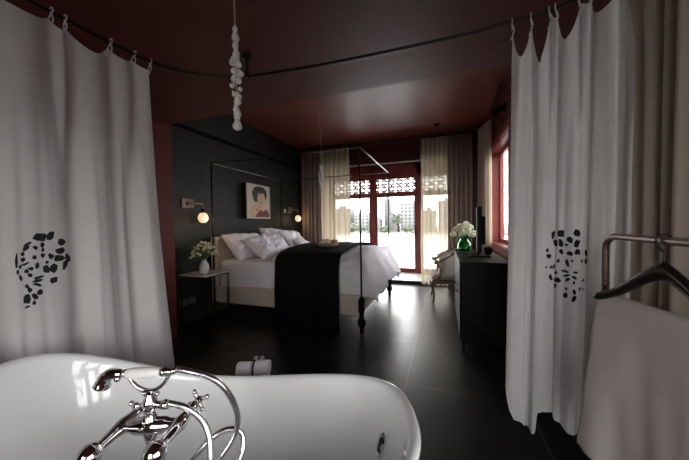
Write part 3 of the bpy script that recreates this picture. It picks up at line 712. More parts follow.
hs0 = F((-1.053, .654, .786)); hs1 = F((-.940, .694, .790)); hs2 = F((-.881, .715, .799))
hv = (hs1 - hs0).normalized()
hs = thing('hand_shower', tuple(hs0), 'chrome hand shower with white porcelain handle resting in the mixer cradle', 'hand shower')
b = B(); b.tube([hs0.lerp(hs1, t) for t in (0, .06, .25, .5, .75, .94, 1)], [.0085, .0105, .0125, .013, .012, .010, .008], 16)
obj('handle', b, 'porcelain', hs, smooth=True)
nk = F((-1.099, .638, .785)); mo = F((-1.132, .624, .742))
b = B(); b.tube(sm([hs0 + hv * .002, hs0 - hv * .012, nk, nk.lerp(mo, .45) + UP * .006 - lat * .004, mo], 6),
               [.0075, .009, .0105, .009, .008, .008, .009, .0105, .011, .011, .0115, .012, .0125, .013, .0135, .0125, .013, .0135, .014, .0145, .015, .016, .017, .018, .0185][:25], 14)
b.ball(nk + UP * -.012 + lat * .012, .0075); b.tube([nk, nk + UP * -.016 + lat * .012], .004, 8)
obj('shower_head', b, 'chrome', hs, smooth=True)
b = B(); b.tube([hs1, hs1 + hv * .006, hs1 + hv * .014, hs1 + hv * .016, hs1 + hv * .030, hs2], [.008, .011, .011, .008, .0085, .0065], 14)
obj('hose_coupling', b, 'chrome', hs, smooth=True)
hose = [F(p) for p in [(-.885, .714, .798), (-.835, .731, .788), (-.793, .756, .767), (-.757, .779, .733), (-.735, .806, .67), (-.728, .829, .594), (-.733, .822, .53), (-.765, .784, .465), (-.82, .75, .41), (-.88, .755, .385),
         (-.905, .765, .41), (-.875, .783, .45), (-.841, .817, .487), (-.805, .851, .502), (-.768, .875, .494), (-.749, .881, .462), (-.742, .862, .420), (-.748, .80, .375), (-.76, .75, .385), (-.766, .737, .46), (-.785, .753, .541), (-.809, .757, .587), (-.836, .748, .623), (-.871, .726, .659), (-.908, .703, .678)]]
hose.append(dk + lat * .046)
b = B(); b.tube(sm(hose, 9), .0073, 10)
obj('shower_hose', b, 'hose', hs, smooth=True)

# ------------------------------------------------------------------ stool with rolled towels and little bottles
st = thing('stool', (-1.0, 1.31, 0), 'small black stool hidden behind the bath rim under rolled towels', 'stool')
obj('seat', B().lathe([(.09, .408), (.10, .413), (.10, .428), (.09, .435)], (-1.0, 1.33, 0), 24), 'black', st, smooth='auto')
for k in range(4):
    a = k * PI / 2 + .6
    obj('leg', B().tube([(-1.0 + .075 * math.cos(a), 1.33 + .075 * math.sin(a), .405), (-1.0 + .12 * math.cos(a), 1.33 + .12 * math.sin(a), 0)], .011, 8), 'black', st, smooth=True)
def roll(c, rr, ln, label):
    root = thing('rolled_towel', (c[0], c[1], c[2] - rr), label, 'towel', 'rolled towels behind the bath')
    M = Matrix.Rotation(YAW, 4, 'Z') @ Matrix.Rotation(PI / 2, 4, 'Y')
    sp = [(rr * (.12 + .88 * k / 40) * math.cos(k * PI / 6.6), rr * (.12 + .88 * k / 40) * math.sin(k * PI / 6.6)) for k in range(41)]
    b = B()
    b.grid(lambda s_, t: V(c) + (M @ V((sp[min(40, int(round(s_ * 40)))][0], sp[min(40, int(round(s_ * 40)))][1], (t - .5) * ln))), 41, 5)
    b.lathe([(rr * .5, -ln * .49), (rr * .96, -ln * .495), (rr, -ln * .44), (rr * 1.01, 0), (rr, ln * .44), (rr * .96, ln * .495), (rr * .5, ln * .49)], c, 20, M)
    obj('towel', b, 'white_towel', root, smooth=True)
    return root, M
e1, M1 = roll((-1.078, 1.297, .475), .040, .080, 'left rolled white towel behind the bath rim')
e2, _ = roll((-.988, 1.329, .479), .044, .092, 'right rolled white towel, with black ribbon, behind the bath rim')
cb = V((-1.029, 1.314, .479)) + V((.006, .002, 0))
obj('ribbon', B().lathe([(.0455, -.005), (.0455, .005)], cb, 20, M1, cap=False), 'black', e2, smooth=True)
for i, (x, y) in enumerate(((-1.062, 1.377), (-1.027, 1.389))):
    bt = thing('toiletry_bottle', (x, y, .435), ['left', 'right'][i] + ' one of two tiny gold capped bottles behind the towels', 'bottle', 'little bottles behind the rolled towels')
    obj('bottle', B().lathe([(.010, .435), (.012, .438), (.012, .475), (.007, .486)], (x, y, 0), 14), 'white_glaze', bt, smooth='auto')
    obj('cap', B().lathe([(.008, .486), (.0135, .490), (.0145, .502), (.0115, .513), (.004, .516)], (x, y, 0), 14), 'gold_cap', bt, smooth='auto')

# ------------------------------------------------------------------ garment rack, hanger, towel
rk = thing('garment_rack', (.53, .75, 0), 'brown metal tube clothes rack at the right edge of the view', 'clothes rack')
zr = 1.243; RX = .53; ya, yb = 1.215, .12
b = B()
crn = .05
def corner(y, s_): return [(RX, y, zr - crn), (RX, y + s_ * .004, zr - crn * .5), (RX, y + s_ * .02, zr - .012), (RX, y + s_ * crn, zr)]
pts = [(RX, ya, .03), (RX, ya, .6)] + corner(ya, -1) + [(RX, .7, zr)] + corner(yb, 1)[::-1] + [(RX, yb, .6), (RX, yb, .03)]
b.tube(pts, .0105, 14)
obj('tube_frame', b, 'bronze', rk, smooth=True)
for y in (ya, yb):
    obj('foot_bar', B().tube([(RX - .17, y, .022), (RX - .165, y, .03), (RX + .165, y, .03), (RX + .17, y, .022)], .012, 12), 'bronze', rk, smooth=True)
obj('lower_bar', B().tube([(RX, ya, .16), (RX, yb, .16)], .008, 10), 'bronze', rk, smooth=True)

hg = thing('coat_hanger', (.53, .943, 1.05), 'black wooden coat hanger hooked over the brown rack', 'hanger')
apex = V((.53, .943, 1.165)); hd = V((-.044, .215, 0)).normalized(); hn = V((hd.y, -hd.x, 0))
b = B()
def arm(s_):  # s_ in -1..1
    a = abs(s_)
    return -.119 * (.5 - .5 * math.cos(PI * min(1, a * 1.02) ** .9)) * .55 - .119 * .45 * a, .017
def hfn(sv, k):
    z, hh = arm(sv); curve = -.020 * sv * sv
    p = apex + hd * (sv * .206) + V((0, 0, z)) + hn * curve
    return p, (.026 - .014 * abs(sv) ** .8), .0085 + .004 * abs(sv)
NS = 33; rg = []
for i in range(NS):
    sv = -1 + 2 * i / (NS - 1); p, hz, hw = hfn(sv, 0)
    if i in (0, NS - 1): hz *= .6; hw *= .6
    rg.append([b.m.verts.new(p + hn * (hw * math.cos(k * PI / 5)) + V((0, 0, hz * math.sin(k * PI / 5)))) for k in range(10)])
for A, Bq in zip(rg, rg[1:]):
    for k in range(10): b.m.faces.new([A[k], A[(k + 1) % 10], Bq[(k + 1) % 10], Bq[k]])
b.m.faces.new(rg[0][::-1]); b.m.faces.new(rg[-1])
obj('shoulder_bar', b, 'hanger', hg, smooth=True)
hk = [apex + V((0, 0, .012)), apex + V((0, 0, .035))]
cc = V((RX, apex.y, zr)); 
hk += [cc + V((.0, .0, -.030)), cc + V((-.012, 0, -.016)), cc + V((-.0155, 0, 0)), cc + V((-.012, 0, .012)), cc + V((0, 0, .0162)), cc + V((.012, 0, .011)), cc + V((.016, 0, -.002)), cc + V((.015, 0, -.012))]
obj('hook', B().tube(sm(hk, 5), .0026, 8), 'iron', hg, smooth=True)
tl = apex + hd * .203 + V((0, 0, -.116)); tr_ = apex - hd * .203 + V((0, 0, -.116))
obj('trouser_bar', B().tube([tl + V((0, 0, .012)), tl, tr_, tr_ + V((0, 0, .012))], .0055, 8), 'hanger', hg, smooth=True)
for s_ in (1, -1):
    nb_ = apex + hd * (.190 * s_) + V((0, 0, -.092))
    obj('notch_peg', B().tube([nb_, nb_ + V((0, 0, .022)), nb_ + V((0, 0, .030)) + hd * (.003 * s_)], [.004, .0035, .002], 8), 'hanger', hg, smooth=True)
def tw(a, t):
    # folded over the trouser bar: t from the hem behind, over the bar, to the hem in front
    s_ = (t - .5) * 2; side = 1 if s_ < 0 else -1
    base = tl.lerp(tr_, a)
    dr = abs(s_) ** 1.7; th = min(1, dr / .022) * PI / 2; dd_ = max(0, dr - .022); drop = .53 * dd_
    bulge = .0125 * math.sin(th) + dd_ * (.03 + .02 * nz(a * 6, dr * 3 + side) + .014 * math.sin(a * 9 + side))
    p = base + hn * (bulge * (-side)) + hd * (.028 * dr * (1 - 2 * a)) + V((0, 0, .0125 * math.cos(th) - drop + .016 * nz(a * 4, 8 + side) * dr))
    return p
o = obj('hanging_towel', B().grid(tw, 40, 91), 'towel', smooth=True, solid=.006)
prop(o, 'folded beige towel hanging over the bar of the black hanger', 'towel')

# ------------------------------------------------------------------ bed
BX, HX, Y0, Y1 = -.915, -3.11, 3.14, 4.935
bed = thing('four_poster_bed', ((BX + HX) / 2, (Y0 + Y1) / 2, 0), 'iron four poster bed with cream upholstered base and headboard', 'bed')
leg = [(.020, 0), (.026, .01), (.030, .03), (.026, .05), (.022, .065), (.038, .085), (.047, .11), (.050, .135), (.044, .16), (.030, .178), (.036, .19), (.036, .20), (.024, .212), (.030, .235), (.037, .262), (.038, .285), (.034, .30)]
zc = 2.185
for (x, y, foot) in ((BX, Y0, 1), (BX, Y1, 1), (HX, Y0, 0), (HX, Y1, 0)):
    if foot:
        b = B(); b.lathe(leg, (x, y, 0), 18); b.box((x - .031, y - .031, .30), (x + .031, y + .031, .405)); b.lathe([(.030, .405), (.026, .417), (.014, .43)], (x, y, 0), 16)
        obj('leg', b, 'black_wood', bed, smooth='auto')
        b = B(); b.tube([(x, y, .42), (x, y, zc)], .0105, 10); b.ball((x, y, zc), .014)
        obj('post', b, 'iron', bed, smooth=True)
    else:
        b = B(); b.tube([(x, y, 0), (x, y, 1.35), (x, y, 1.37), (x, y, 1.39), (x, y, zc)], [.0115, .0115, .017, .0105, .0105], 10); b.ball((x, y, zc), .014)
        obj('post', b, 'iron_lit' if False else 'iron', bed, smooth=True)
for p, q in (((HX, Y0), (BX, Y0)), ((HX, Y1), (BX, Y1)), ((BX, Y0), (BX, Y1)), ((HX, Y0), (HX, Y1))):
    o = obj('canopy_rail', B().tube([(*p, zc), (*q, zc)], .0085, 10), 'iron_lit' if p[0] == q[0] else 'iron', bed, smooth=True)  # head and foot rails take the paler metal to show light catching them
b = B(); b.box((HX + .02, Y0 - .0, .20), (BX - .02, Y0 + .07, .44)); b.box((HX + .02, Y1 - .07, .20), (BX - .02, Y1, .44))
b.box((BX - .085, Y0 + .07, .20), (BX - .02, Y1 - .07, .44)); b.box((HX + .02, Y0 + .07, .36), (BX - .085, Y1 - .07, .40))
obj('upholstered_base', b, 'cream_uph', bed, bevel=.012)
b = B(); b.box((-3.20, Y0 + .035, .20), (-3.08, Y1 + .04, 1.13))
hb = obj('headboard', b, 'cream_uph', bed, bevel=.022)
obj('headboard_piping', B().tube([(-3.085, Y0 + .05, .45), (-3.078, Y0 + .05, 1.09), (-3.078, Y0 + .07, 1.112), (-3.078, Y1 + .0, 1.112), (-3.078, Y1 + .025, 1.09), (-3.085, Y1 + .025, .45)], .007, 8), 'cream_uph', hb, smooth=True)
def rbox(x0, x1, y0, y1, z0, z1, rr, wob=.0, n=34, f=3.0):
    b = B()
    bmesh.ops.create_cube(b.m, size=1)
    bmesh.ops.subdivide_edges(b.m, edges=b.m.edges[:], cuts=n, use_grid_fill=True)
    c = V(((x0 + x1) / 2, (y0 + y1) / 2, (z0 + z1) / 2)); h = V(((x1 - x0) / 2, (y1 - y0) / 2, (z1 - z0) / 2))
    for v in b.m.verts:
        p = V((v.co.x * 2 * h.x, v.co.y * 2 * h.y, v.co.z * 2 * h.z))
        q = V((max(-h.x + rr, min(h.x - rr, p.x)), max(-h.y + rr, min(h.y - rr, p.y)), max(-h.z + rr, min(h.z - rr, p.z))))
        dv = p - q
        if dv.length > 1e-6: p = q + dv.normalized() * min(rr, dv.length if sum(1 for k in dv if abs(k) > 1e-6) < 2 else rr)
        p += V((nz(p.x * f, p.y * f, p.z * f), nz(p.y * f + 5, p.z * f, p.x * f), nz(p.z * f, p.x * f + 9, p.y * f))) * wob
        v.co = c + p
    return b
obj('mattress', rbox(-3.07, -.95, Y0 + .04, Y1 - .04, .40, .80, .06, .008), 'sheet', bed, smooth=True)

def drape_over(x0, x1, xedge, top, nearz, farz, footz, off, nu, nv, wr, rr=.09, crown=0.03, seed=0.0, flare=.03, hangw=1.0, sflare=None):
    sflare = flare if sflare is None else sflare
    """cloth laid over the mattress: runs across the bed and hangs down both sides (and the foot when xedge is given)"""
    ye0, ye1 = Y0 + .005 - off, Y1 - .005 + off; yc = (ye0 + ye1) / 2; hy_ = (ye1 - ye0) / 2
    dn, df = top - nearz, top - farz; dfo = top - footz
    tot = dn + 2 * hy_ + df
    def bend(s_, edge):  # distance past edge -> (outward, drop)
        s_ += rr
        if s_ <= 0: return s_ - rr + 0.0, 0.0
        a = s_ / rr
        if a < PI / 2: return -rr + rr * math.sin(a), rr * (1 - math.cos(a))
        k = s_ - rr * PI / 2; return (flare if edge else sflare) * min(1, k / .3), rr + k
    ax_ = (x1 - x0) if xedge is None else (xedge - x0) + dfo
    def fn(a, t):
        s_ = -hy_ - dn + tot * t
        # the near hem is a bit uneven
        if s_ < 0: o_, dy = bend(-s_ - hy_, 0); y = yc - hy_ - o_ if dy > 0 else yc + s_
        else: o_, dy = bend(s_ - hy_, 0); y = yc + hy_ + o_ if dy > 0 else yc + s_
        q = x0 + ax_ * a; dx = 0
        if xedge is not None:
            o2, dx = bend(q - xedge, 1)
            if dx > 0: q = xedge + o2
        dz = (dx ** 5 + dy ** 5) ** (1 / 5) if dx > 0 and dy > 0 else dx + dy
        cz = crown * max(0, 1 - ((yc - y) / hy_) ** 2)
        p = V((q, y, top + cz - dz))
        w = V((nz(q * 3.2 + seed, y * 3.2, p.z * 3), nz(q * 3 + 9, y * 3 + seed, p.z * 3), nz(q * 2.6 + seed, y * 4.2, p.z * 2.5)))
        w2 = nz(q * 9 + seed, y * 6, p.z * 7)
        p += w * wr; p.z += w2 * wr * .45; p.y -= w2 * wr * .3 * (1 if dy > .05 else 0)
        hang = min(1, dy / .3)
        w0_ = 0
        if dy > .05: p.y += (-1 if s_ < 0 else 1) * (.012 + .020 * math.sin(q * 13 + seed) + .012 * math.sin(q * 29 + seed)) * hang * hangw * (.35 if xedge is not None and q < -1.12 else 1)
        if xedge is not None and dx > .05: p.x += (.02 * math.sin(y * 11) + .012 * math.sin(y * 23)) * min(1, dx / .3)
        return p
    return B().grid(fn, nu, nv)
dv = obj('duvet', drape_over(-2.22, None, -.86, .866, .46, .46, .48, -.075, 100, 120,   .042, seed=2.0, flare=.14, crown=.075, rr=.13, hangw=.5, sflare=.02), 'duvet', smooth=True, solid=.02)
prop(dv, 'rumpled white duvet covering the foot half of the bed', 'duvet')
tv_ = obj('throw_blanket', drape_over(-2.06, -1.17, None,   .912, .035, .30, 0, .055, 60, 130, .012, seed=6.0, flare=.02, crown=.078, rr=.14, hangw=.6), 'throw', smooth=True, solid=.014)
prop(tv_, 'black knitted throw lying across the white duvet and hanging to the floor', 'blanket')

def pillow(name, c, w, h, t, tilt, rz, label, seed, roll_=0.0):
    """w along local x, h along local y, thickness t; tilt leans the top back towards -X"""
    b = B(); n = 30
    def side(sg):
        def fn(a, q):
            x, y = a * 2 - 1, q * 2 - 1
            th = (max(0, (1 - x ** 4) * (1 - y ** 4))) ** .55
            px = x * w / 2 * (1 - .09 * (1 - abs(x)) * 0 - .07 * (1 - y * y) * abs(x)); py = y * h / 2 * (1 - .07 * (1 - x * x) * abs(y))
            edge = min(1, 6 * min(1 - abs(x), 1 - abs(y)))
            z = sg * (t / 2 * th + edge * (.036 * nz(x * 2.2 + seed, y * 2.2, sg) + .034 * (abs(nz(x * 4, y * 3 + seed, sg)) - .2) + .010 * nz(x * 8, y * 7 + seed, sg)))
            z += .03 * nz(x * 1.2 + seed, y * 1.2) * 1
            return V((px, py, z))
        return fn
    b.grid(side(1), n, n); b.grid(side(-1), n, n)
    bmesh.ops.remove_doubles(b.m, verts=b.m.verts, dist=.0008)
    # local x -> world Y, local y -> up, local z -> world +X
    M = Matrix.Translation(V(c)) @ Matrix.Rotation(rz, 4, 'Z') @ Matrix.Rotation(-tilt, 4, 'Y') @ Matrix(((0, 0, 1, 0), (1, 0, 0, 0), (0, 1, 0, 0), (0, 0, 0, 1))) @ Matrix.Rotation(roll_, 4, 'Z')
    b.m.transform(M)
    o = obj(name, b, 'pillow', smooth=True)
    prop(o, label, 'pillow', 'white pillows on the bed'); return o
pillow('pillow', (-2.87, 3.60, .975), .80, .48, .20, .70, .0, 'large white pillow leaning on the near half of the headboard', 1.0)
pillow('pillow', (-2.56, 3.72, .965), .74, .46, .20, .85, -.18, 'crumpled white pillow in front of the near headboard pillow', 4.0, .12)
pillow('pillow', (-2.90, 4.42, 1.015), .70, .50, .19, .58, .05, 'white pillow leaning on the far half of the headboard', 7.0, -.10)
pillow('pillow', (-2.62, 4.56, .985), .66, .48, .20, .62, .12, 'white pillow in front of the far headboard pillow, by the lit sconce', 11.0, -.06)
pillow('pillow', (-2.38, 4.50, .925), .44, .30, .15, .85, .25, 'small white cushion lowest in front of the far pillows', 15.0)

tray = thing('tray', (-1.58, 3.73, .965), 'round tan wicker tray on the black throw', 'tray')
b = B(); b.lathe([(.10, 0), (.145, .004), (.155, .018), (.162, .042), (.157, .046), (.148, .022), (.135, .012), (.02, .010)], (-1.58, 3.73, .978), 28)
obj('basin', b, 'wicker', tray, smooth='auto')
b = B(); b.tube([(-1.58 + .16 * math.cos(k * PI / 14), 3.73 + .16 * math.sin(k * PI / 14), 1.021) for k in range(28)], .006, 8, closed=True)
obj('rim', b, 'wicker', tray, smooth=True)
def lump(name, c, w, h, l, rz, m, label, cat):
    b = rbox(-w / 2, w / 2, -l / 2, l / 2, 0, h, min(h, w) * .42, .004, 12, 20)
    b.m.transform(Matrix.Translation(V(c)) @ Matrix.Rotation(rz, 4, 'Z'))
    o = obj(name, b, m, smooth=True); prop(o, label, cat); return o
lump('folded_towel', (-1.62, 3.70, .993), .16, .085, .17, .5, 'cream_uph', 'folded cream towel lying in the wicker tray', 'towel')
lump('wooden_bowl', (-1.50, 3.77, .993), .11, .075, .11, .2, 'wicker', 'small tan bowl beside the folded towel in the wicker tray', 'bowl')

# ------------------------------------------------------------------ bedside table, vase, flowers
nt_ = thing('bedside_table', (-3.0, 2.88, 0), 'slim black metal bedside table with a white marble top', 'table')
tx0, tx1, ty0, ty1 = -3.225, -2.80, 2.68, 3.10
obj('table_top', B().box((tx0, ty0, .652), (tx1, ty1, .670)), 'marble', nt_, bevel=.003)
b = B(); b.box((tx0 + .006, ty0 + .006, .636), (tx1 - .006, ty0 + .018, .652)); b.box((tx0 + .006, ty1 - .018, .636), (tx1 - .006, ty1 - .006, .652))
b.box((tx0 + .006, ty0 + .018, .636), (tx0 + .018, ty1 - .018, .652)); b.box((tx1 - .018, ty0 + .018, .636), (tx1 - .006, ty1 - .018, .652))
obj('apron', b, 'iron', nt_)
for x in (tx0 + .012, tx1 - .012):
    for y in (ty0 + .012, ty1 - .012): obj('leg', B().box((x - .006, y - .006, 0), (x + .006, y + .006, .636)), 'iron', nt_)
for y in (ty0 + .012, ty1 - .012): obj('stretcher', B().box((tx0 + .018, y - .005, .03), (tx1 - .018, y + .005, .04)), 'iron', nt_)
vx, vy = -2.965, 2.83
vs = thing('vase', (vx, vy, .670), 'small white ribbed ceramic vase on the bedside table', 'vase')
b = B(); pf = [(.036, 0), (.050, .012), (.060, .05), (.062, .085), (.055, .12), (.040, .145), (.028, .162), (.031, .182), (.026, .182), (.023, .162)]
n = 40; rgs = []
for rr, z in pf: rgs.append([b.m.verts.new((vx + rr * (1 + .03 * math.cos(20 * 2 * PI * j / n)) * math.cos(2 * PI * j / n), vy + rr * (1 + .03 * math.cos(20 * 2 * PI * j / n)) * math.sin(2 * PI * j / n), .67 + z)) for j in range(n)])
for A, Bq in zip(rgs, rgs[1:]):
    for j in range(n): b.m.faces.new([A[j], A[(j + 1) % n], Bq[(j + 1) % n], Bq[j]])
b.m.faces.new(rgs[0][::-1])
obj('body', b, 'white_glaze', vs, smooth=True)

def bouquet(name, base, ctr, spread, nst, nfl, fr, pm, label, seed, leaves=26):
    q = random.Random(seed); root = thing(name, base, label, 'flowers')
    base = V(base); ctr = V(ctr); sb = B(); lb = B(); tips = []
    for i in range(nst):
        a = i * 2.399 + q.random() * .5; rr = math.sqrt((i + .5) / nst)
        tip = ctr + V((math.cos(a) * rr * spread[0], math.sin(a) * rr * spread[1], spread[2] * (1 - rr * rr) - spread[2] * .5 + q.uniform(-.015, .015)))
        tips.append(tip)
        sb.tube(sm([base, base.lerp(tip, .5) + V((0, 0, .03)), tip], 4), .0022, 5)
    for i in range(leaves):
        a = q.random() * 6.28; rr = q.uniform(.25, 1)
        c = ctr + V((math.cos(a) * rr * spread[0] * .95, math.sin(a) * rr * spread[1] * .95, q.uniform(-.7, .25) * spread[2]))
        dl = V((math.cos(a), math.sin(a), q.uniform(-.2, .6))).normalized() * q.uniform(.03, .055); sd = dl.cross(V((0, 0, 1))).normalized() * .013
        v = [lb.m.verts.new(p) for p in (c, c + dl * .5 + sd + V((0, 0, .006)), c + dl, c + dl * .5 - sd + V((0, 0, .006)))]
        lb.m.faces.new(v)
    obj('stems', sb, 'leaf', root, smooth=True); obj('leaves', lb, 'leaf', root)
    for i in range(nfl):
        c = tips[i % nst] + V((q.uniform(-.01, .01), q.uniform(-.01, .01), q.uniform(-.008, .012)))
        b = B(); f_ = fr * q.uniform(.8, 1.2)
        for k in range(16):
            th = math.acos(1 - 1.5 * (k + .5) / 16); ph_ = k * 2.399
            n_ = V((math.sin(th) * math.cos(ph_), math.sin(th) * math.sin(ph_), math.cos(th)))
            u_ = n_.orthogonal().normalized(); w_ = n_.cross(u_)
            p = c + n_ * f_ * .8; s_ = f_ * .42
            ang = q.random() * 3
            u_, w_ = u_ * math.cos(ang) + w_ * math.sin(ang), w_ * math.cos(ang) - u_ * math.sin(ang)
            cv = b.m.verts.new(p)
            rim_ = [b.m.verts.new(p + (u_ * math.cos(j * PI / 4) + w_ * math.sin(j * PI / 4)) * s_ * (1 if j % 2 else .62) + n_ * s_ * .3) for j in range(8)]
            for j in range(8): b.m.faces.new([cv, rim_[j], rim_[(j + 1) % 8]])
        b.ball(c, f_ * .72, 8, 6)
        obj('blossom', b, pm, root)
    return root
bouquet('bouquet', (vx, vy, .835), (vx + .0, vy + .01, .985), (.16, .185, .17), 34, 34, .021, 'petal', 'loose ivory blossoms in the small white ribbed vase', 5, 60)

# ------------------------------------------------------------------ wall sconces
def sconce(y, z, label):
    root = thing('wall_sconce', (XL, y - .12, z + .18), label, 'lamp', 'bedside wall sconces')
    obj('wall_plate', B().box((XL + .001, y - .24, z + .135), (XL + .022, y - .05, z + .255)), 'chair_wood', root, bevel=.004)
    b = B(); b.lathe([(.030, 0), (.030, .014), (.012, .022)], (XL + .022, y - .145, z + .195), 14, Matrix.Rotation(PI / 2, 4, 'Y'))
    b.tube(sm([(XL + .04, y - .145, z + .195), (XL + .10, y - .14, z + .195), (XL + .125, y - .06, z + .195), (XL + .125, y, z + .185), (XL + .125, y, z + .13)], 5), .008, 10)
    obj('arm', b, 'brass', root, smooth=True)
    obj('socket', B().lathe([(.020, .13), (.026, .12), (.028, .085), (.030, .070)][::-1], (XL + .125, y, z), 16), 'iron', root, smooth='auto')
    g = obj('globe', B().lathe([(.010, -.068), (.035, -.062), (.056, -.040), (.066, -.008), (.064, .022), (.050, .052), (.031, .070)], (XL + .125, y, z), 22), 'globe', root, smooth=True)
    ld = bpy.data.lights.new('bulb', 'POINT'); ld.energy = 2.2; ld.color = (1, .66, .36); ld.shadow_soft_size = .07
    lo = bpy.data.objects.new('bulb', ld); COL.objects.link(lo); lo.location = (XL + .20, y, z - .02)
    return root
sconce(2.99, 1.405, 'lit wall sconce with glass globe above the white flowers')
sconce(5.66, 1.425, 'lit wall sconce with glass globe by the corner drape')

# ------------------------------------------------------------------ picture
pic = thing('framed_painting', (XL, 4.26, 1.40), 'portrait painting of a dark haired figure above the headboard', 'picture')
py0, py1, pz0, pz1 = 3.935, 4.61, 1.41, 2.02; xf = XL + .10
b = B(); b.box((XL + .001, py0, pz0), (xf - .012, py1, pz1)); obj('box_side', b, 'frame_side', pic)
b = B(); w = .028
b.box((xf - .012, py0, pz0), (xf + .006, py1, pz0 + w)); b.box((xf - .012, py0, pz1 - w), (xf + .006, py1, pz1))
b.box((xf - .012, py0, pz0 + w), (xf + .006, py0 + w, pz1 - w)); b.box((xf - .012, py1 - w, pz0 + w), (xf + .006, py1, pz1 - w))
obj('frame', b, 'frame', pic)
obj('canvas', B().box((xf - .012, py0 + w, pz0 + w), (xf - .002, py1 - w, pz1 - w)), 'canvas', pic)
def pp(poly): return [(lerp(py0 + w, py1 - w, a), lerp(pz0 + w, pz1 - w, c)) for a, c in poly]
for nm, m, x, poly in (
    ('painted_shoulder', 'paint_skin', .000, [(.03, .0), (.05, .12), (.14, .28), (.30, .40), (.44, .50), (.62, .42), (.80, .20), (.86, 0)]),
    ('painted_dress', 'paint_red', .001, [(.30, 0), (.42, .12), (.52, .22), (.66, .27), (.86, .25), (.99, .12), (.99, 0)]),
    ('painted_face', 'paint_skin', .0015, [(.42, .82), (.38, .64), (.42, .46), (.50, .34), (.60, .34), (.72, .46), (.78, .62), (.74, .82), (.60, .92)]),
    ('painted_hair', 'paint_black', .0025, [(.24, .60), (.20, .80), (.30, .95), (.50, 1.0), (.74, .98), (.88, .86), (.88, .66), (.80, .56), (.79, .72), (.68, .80), (.56, .74), (.46, .80), (.44, .62), (.42, .48), (.30, .50)]),
    ('painted_hand', 'paint_pink', .003, [(.58, .26), (.62, .40), (.70, .46), (.78, .42), (.82, .28), (.74, .20), (.64, .20)]),
    ('painted_brow', 'paint_black', .003, [(.49, .68), (.54, .71), (.58, .69), (.54, .685)]),
    ('painted_lips', 'paint_red', .003, [(.54, .465), (.59, .485), (.64, .465), (.59, .445)]),
    ('painted_collar', 'paint_gold', .003, [(.40, .30), (.52, .24), (.58, .20), (.50, .17), (.36, .24)])):
    b = B(); b.prism(pp(poly), 'x', xf - .002, xf - .0012 + x); obj(nm, b, m, pic)

# switches and sockets on the dark wall
for i, y in enumerate((5.30, 5.46)):
    root = thing('light_switch', (XL, y, 1.56), ['nearer', 'farther'][i] + ' of two small pale switches left of the far sconce', 'switch', 'switches by the far sconce')
    obj('plate', B().box((XL + .001, y - .035, 1.55), (XL + .010, y + .035, 1.63)), 'switch', root, bevel=.002)
    obj('rocker', B().box((XL + .010, y - .012, 1.572), (XL + .014, y + .012, 1.608)), 'switch', root)
for i, (y, s_) in enumerate(((2.74, .055), (2.88, .055))):
    root = thing('wall_socket', (XL, y, .285), ['left', 'right'][i] + ' grey wall socket under the bedside table', 'socket', 'sockets under the bedside table')
    obj('plate', B().box((XL + .019, y - s_, .25), (XL + .028, y + s_, .34)) if False else B().box((XL + .001, y - s_, .24), (XL + .012, y + s_, .33)), 'outlet', root, bevel=.002)
    obj('socket_face', B().lathe([(.026, 0), (.024, .006), (.014, .003)], (XL + .012, y, .285), 14, Matrix.Rotation(PI / 2, 4, 'Y')), 'outlet', root, smooth='auto')

# ------------------------------------------------------------------ sideboard and what stands on it
sx0, sx1, sy0, sy1 = .145, .60, 2.965, 4.36
sb = thing('sideboard', ((sx0 + sx1) / 2, (sy0 + sy1) / 2, 0), 'black wooden sideboard standing against the right wall', 'cabinet')
obj('body', B().box((sx0 + .016, sy0 + .01, .10), (sx1 - .005, sy1 - .01, .876)), 'black_wood', sb, bevel=.004)
obj('top', B().box((sx0, sy0 - .005, .876), (sx1, sy1, .902)), 'black_wood', sb, bevel=.003)
for x in (sx0 + .035, sx1 - .04):
    for y in (sy0 + .03, sy1 - .03): obj('leg', B().box((x - .016, y - .018, 0), (x + .016, y + .018, .10)), 'black_wood', sb, bevel=.002)
for k in range(3):
    a = lerp(sy0 + .016, sy1 - .016, k / 3) + .004; e = lerp(sy0 + .016, sy1 - .016, (k + 1) / 3) - .004
    dr = obj('door', B().box((sx0 + .002, a, .115), (sx0 + .015, e, .866)), 'black_wood', sb, bevel=.003)
    obj('knob', B().ball((sx0 - .008, e - .05, .52), .011), 'iron', dr, smooth=True)
tv = thing('television', (.385, 3.57, .902), 'flat black television seen edge on, standing on the sideboard', 'television', rz=-.085)
ROOTM[tv.name] = Matrix.Translation((.385, 3.57, .902)) @ Matrix.Rotation(0, 4, 'Z') @ Matrix.Translation((0, 0, 0))
b = B(); yl, yh = 3.20, 3.93; tvz0, tvz1 = .965, 1.455
b.prism([(yl, tvz0 + .02), (yl + .02, tvz0), (yh - .02, tvz0), (yh, tvz0 + .02), (yh, tvz1 - .03), (yh - .03, tvz1), (yl + .03, tvz1), (yl, tvz1 - .03)], 'x', .362, .405)
obj('housing', b, 'tv', tv, bevel=.004)
obj('screen', B().box((.3605, yl + .02, tvz0 + .025), (.362, yh - .02, tvz1 - .02)), 'tv', tv)
b = B(); b.box((.405, 3.33, tvz0 + .08), (.445, 3.83, tvz1 - .10)); obj('back_bulge', b, 'tv', tv, bevel=.012)
b = B(); b.box((.28, 3.40, .902), (.50, 3.74, .916)); obj('stand_base', b, 'tv', tv, bevel=.004)
b = B(); b.box((.372, 3.50, .916), (.396, 3.66, .97)); obj('stand_neck', b, 'tv', tv, bevel=.003)
o = rbox(.445, .525, 3.545, 3.645, .916, 1.005, .028, .0, 10)
box_ = obj('speaker', o, 'tv', smooth=True); prop(box_, 'small rounded black speaker on the television base', 'speaker')
gv = thing('vase', (.265, 4.12, .902), 'green glass vase on the far end of the sideboard', 'vase')
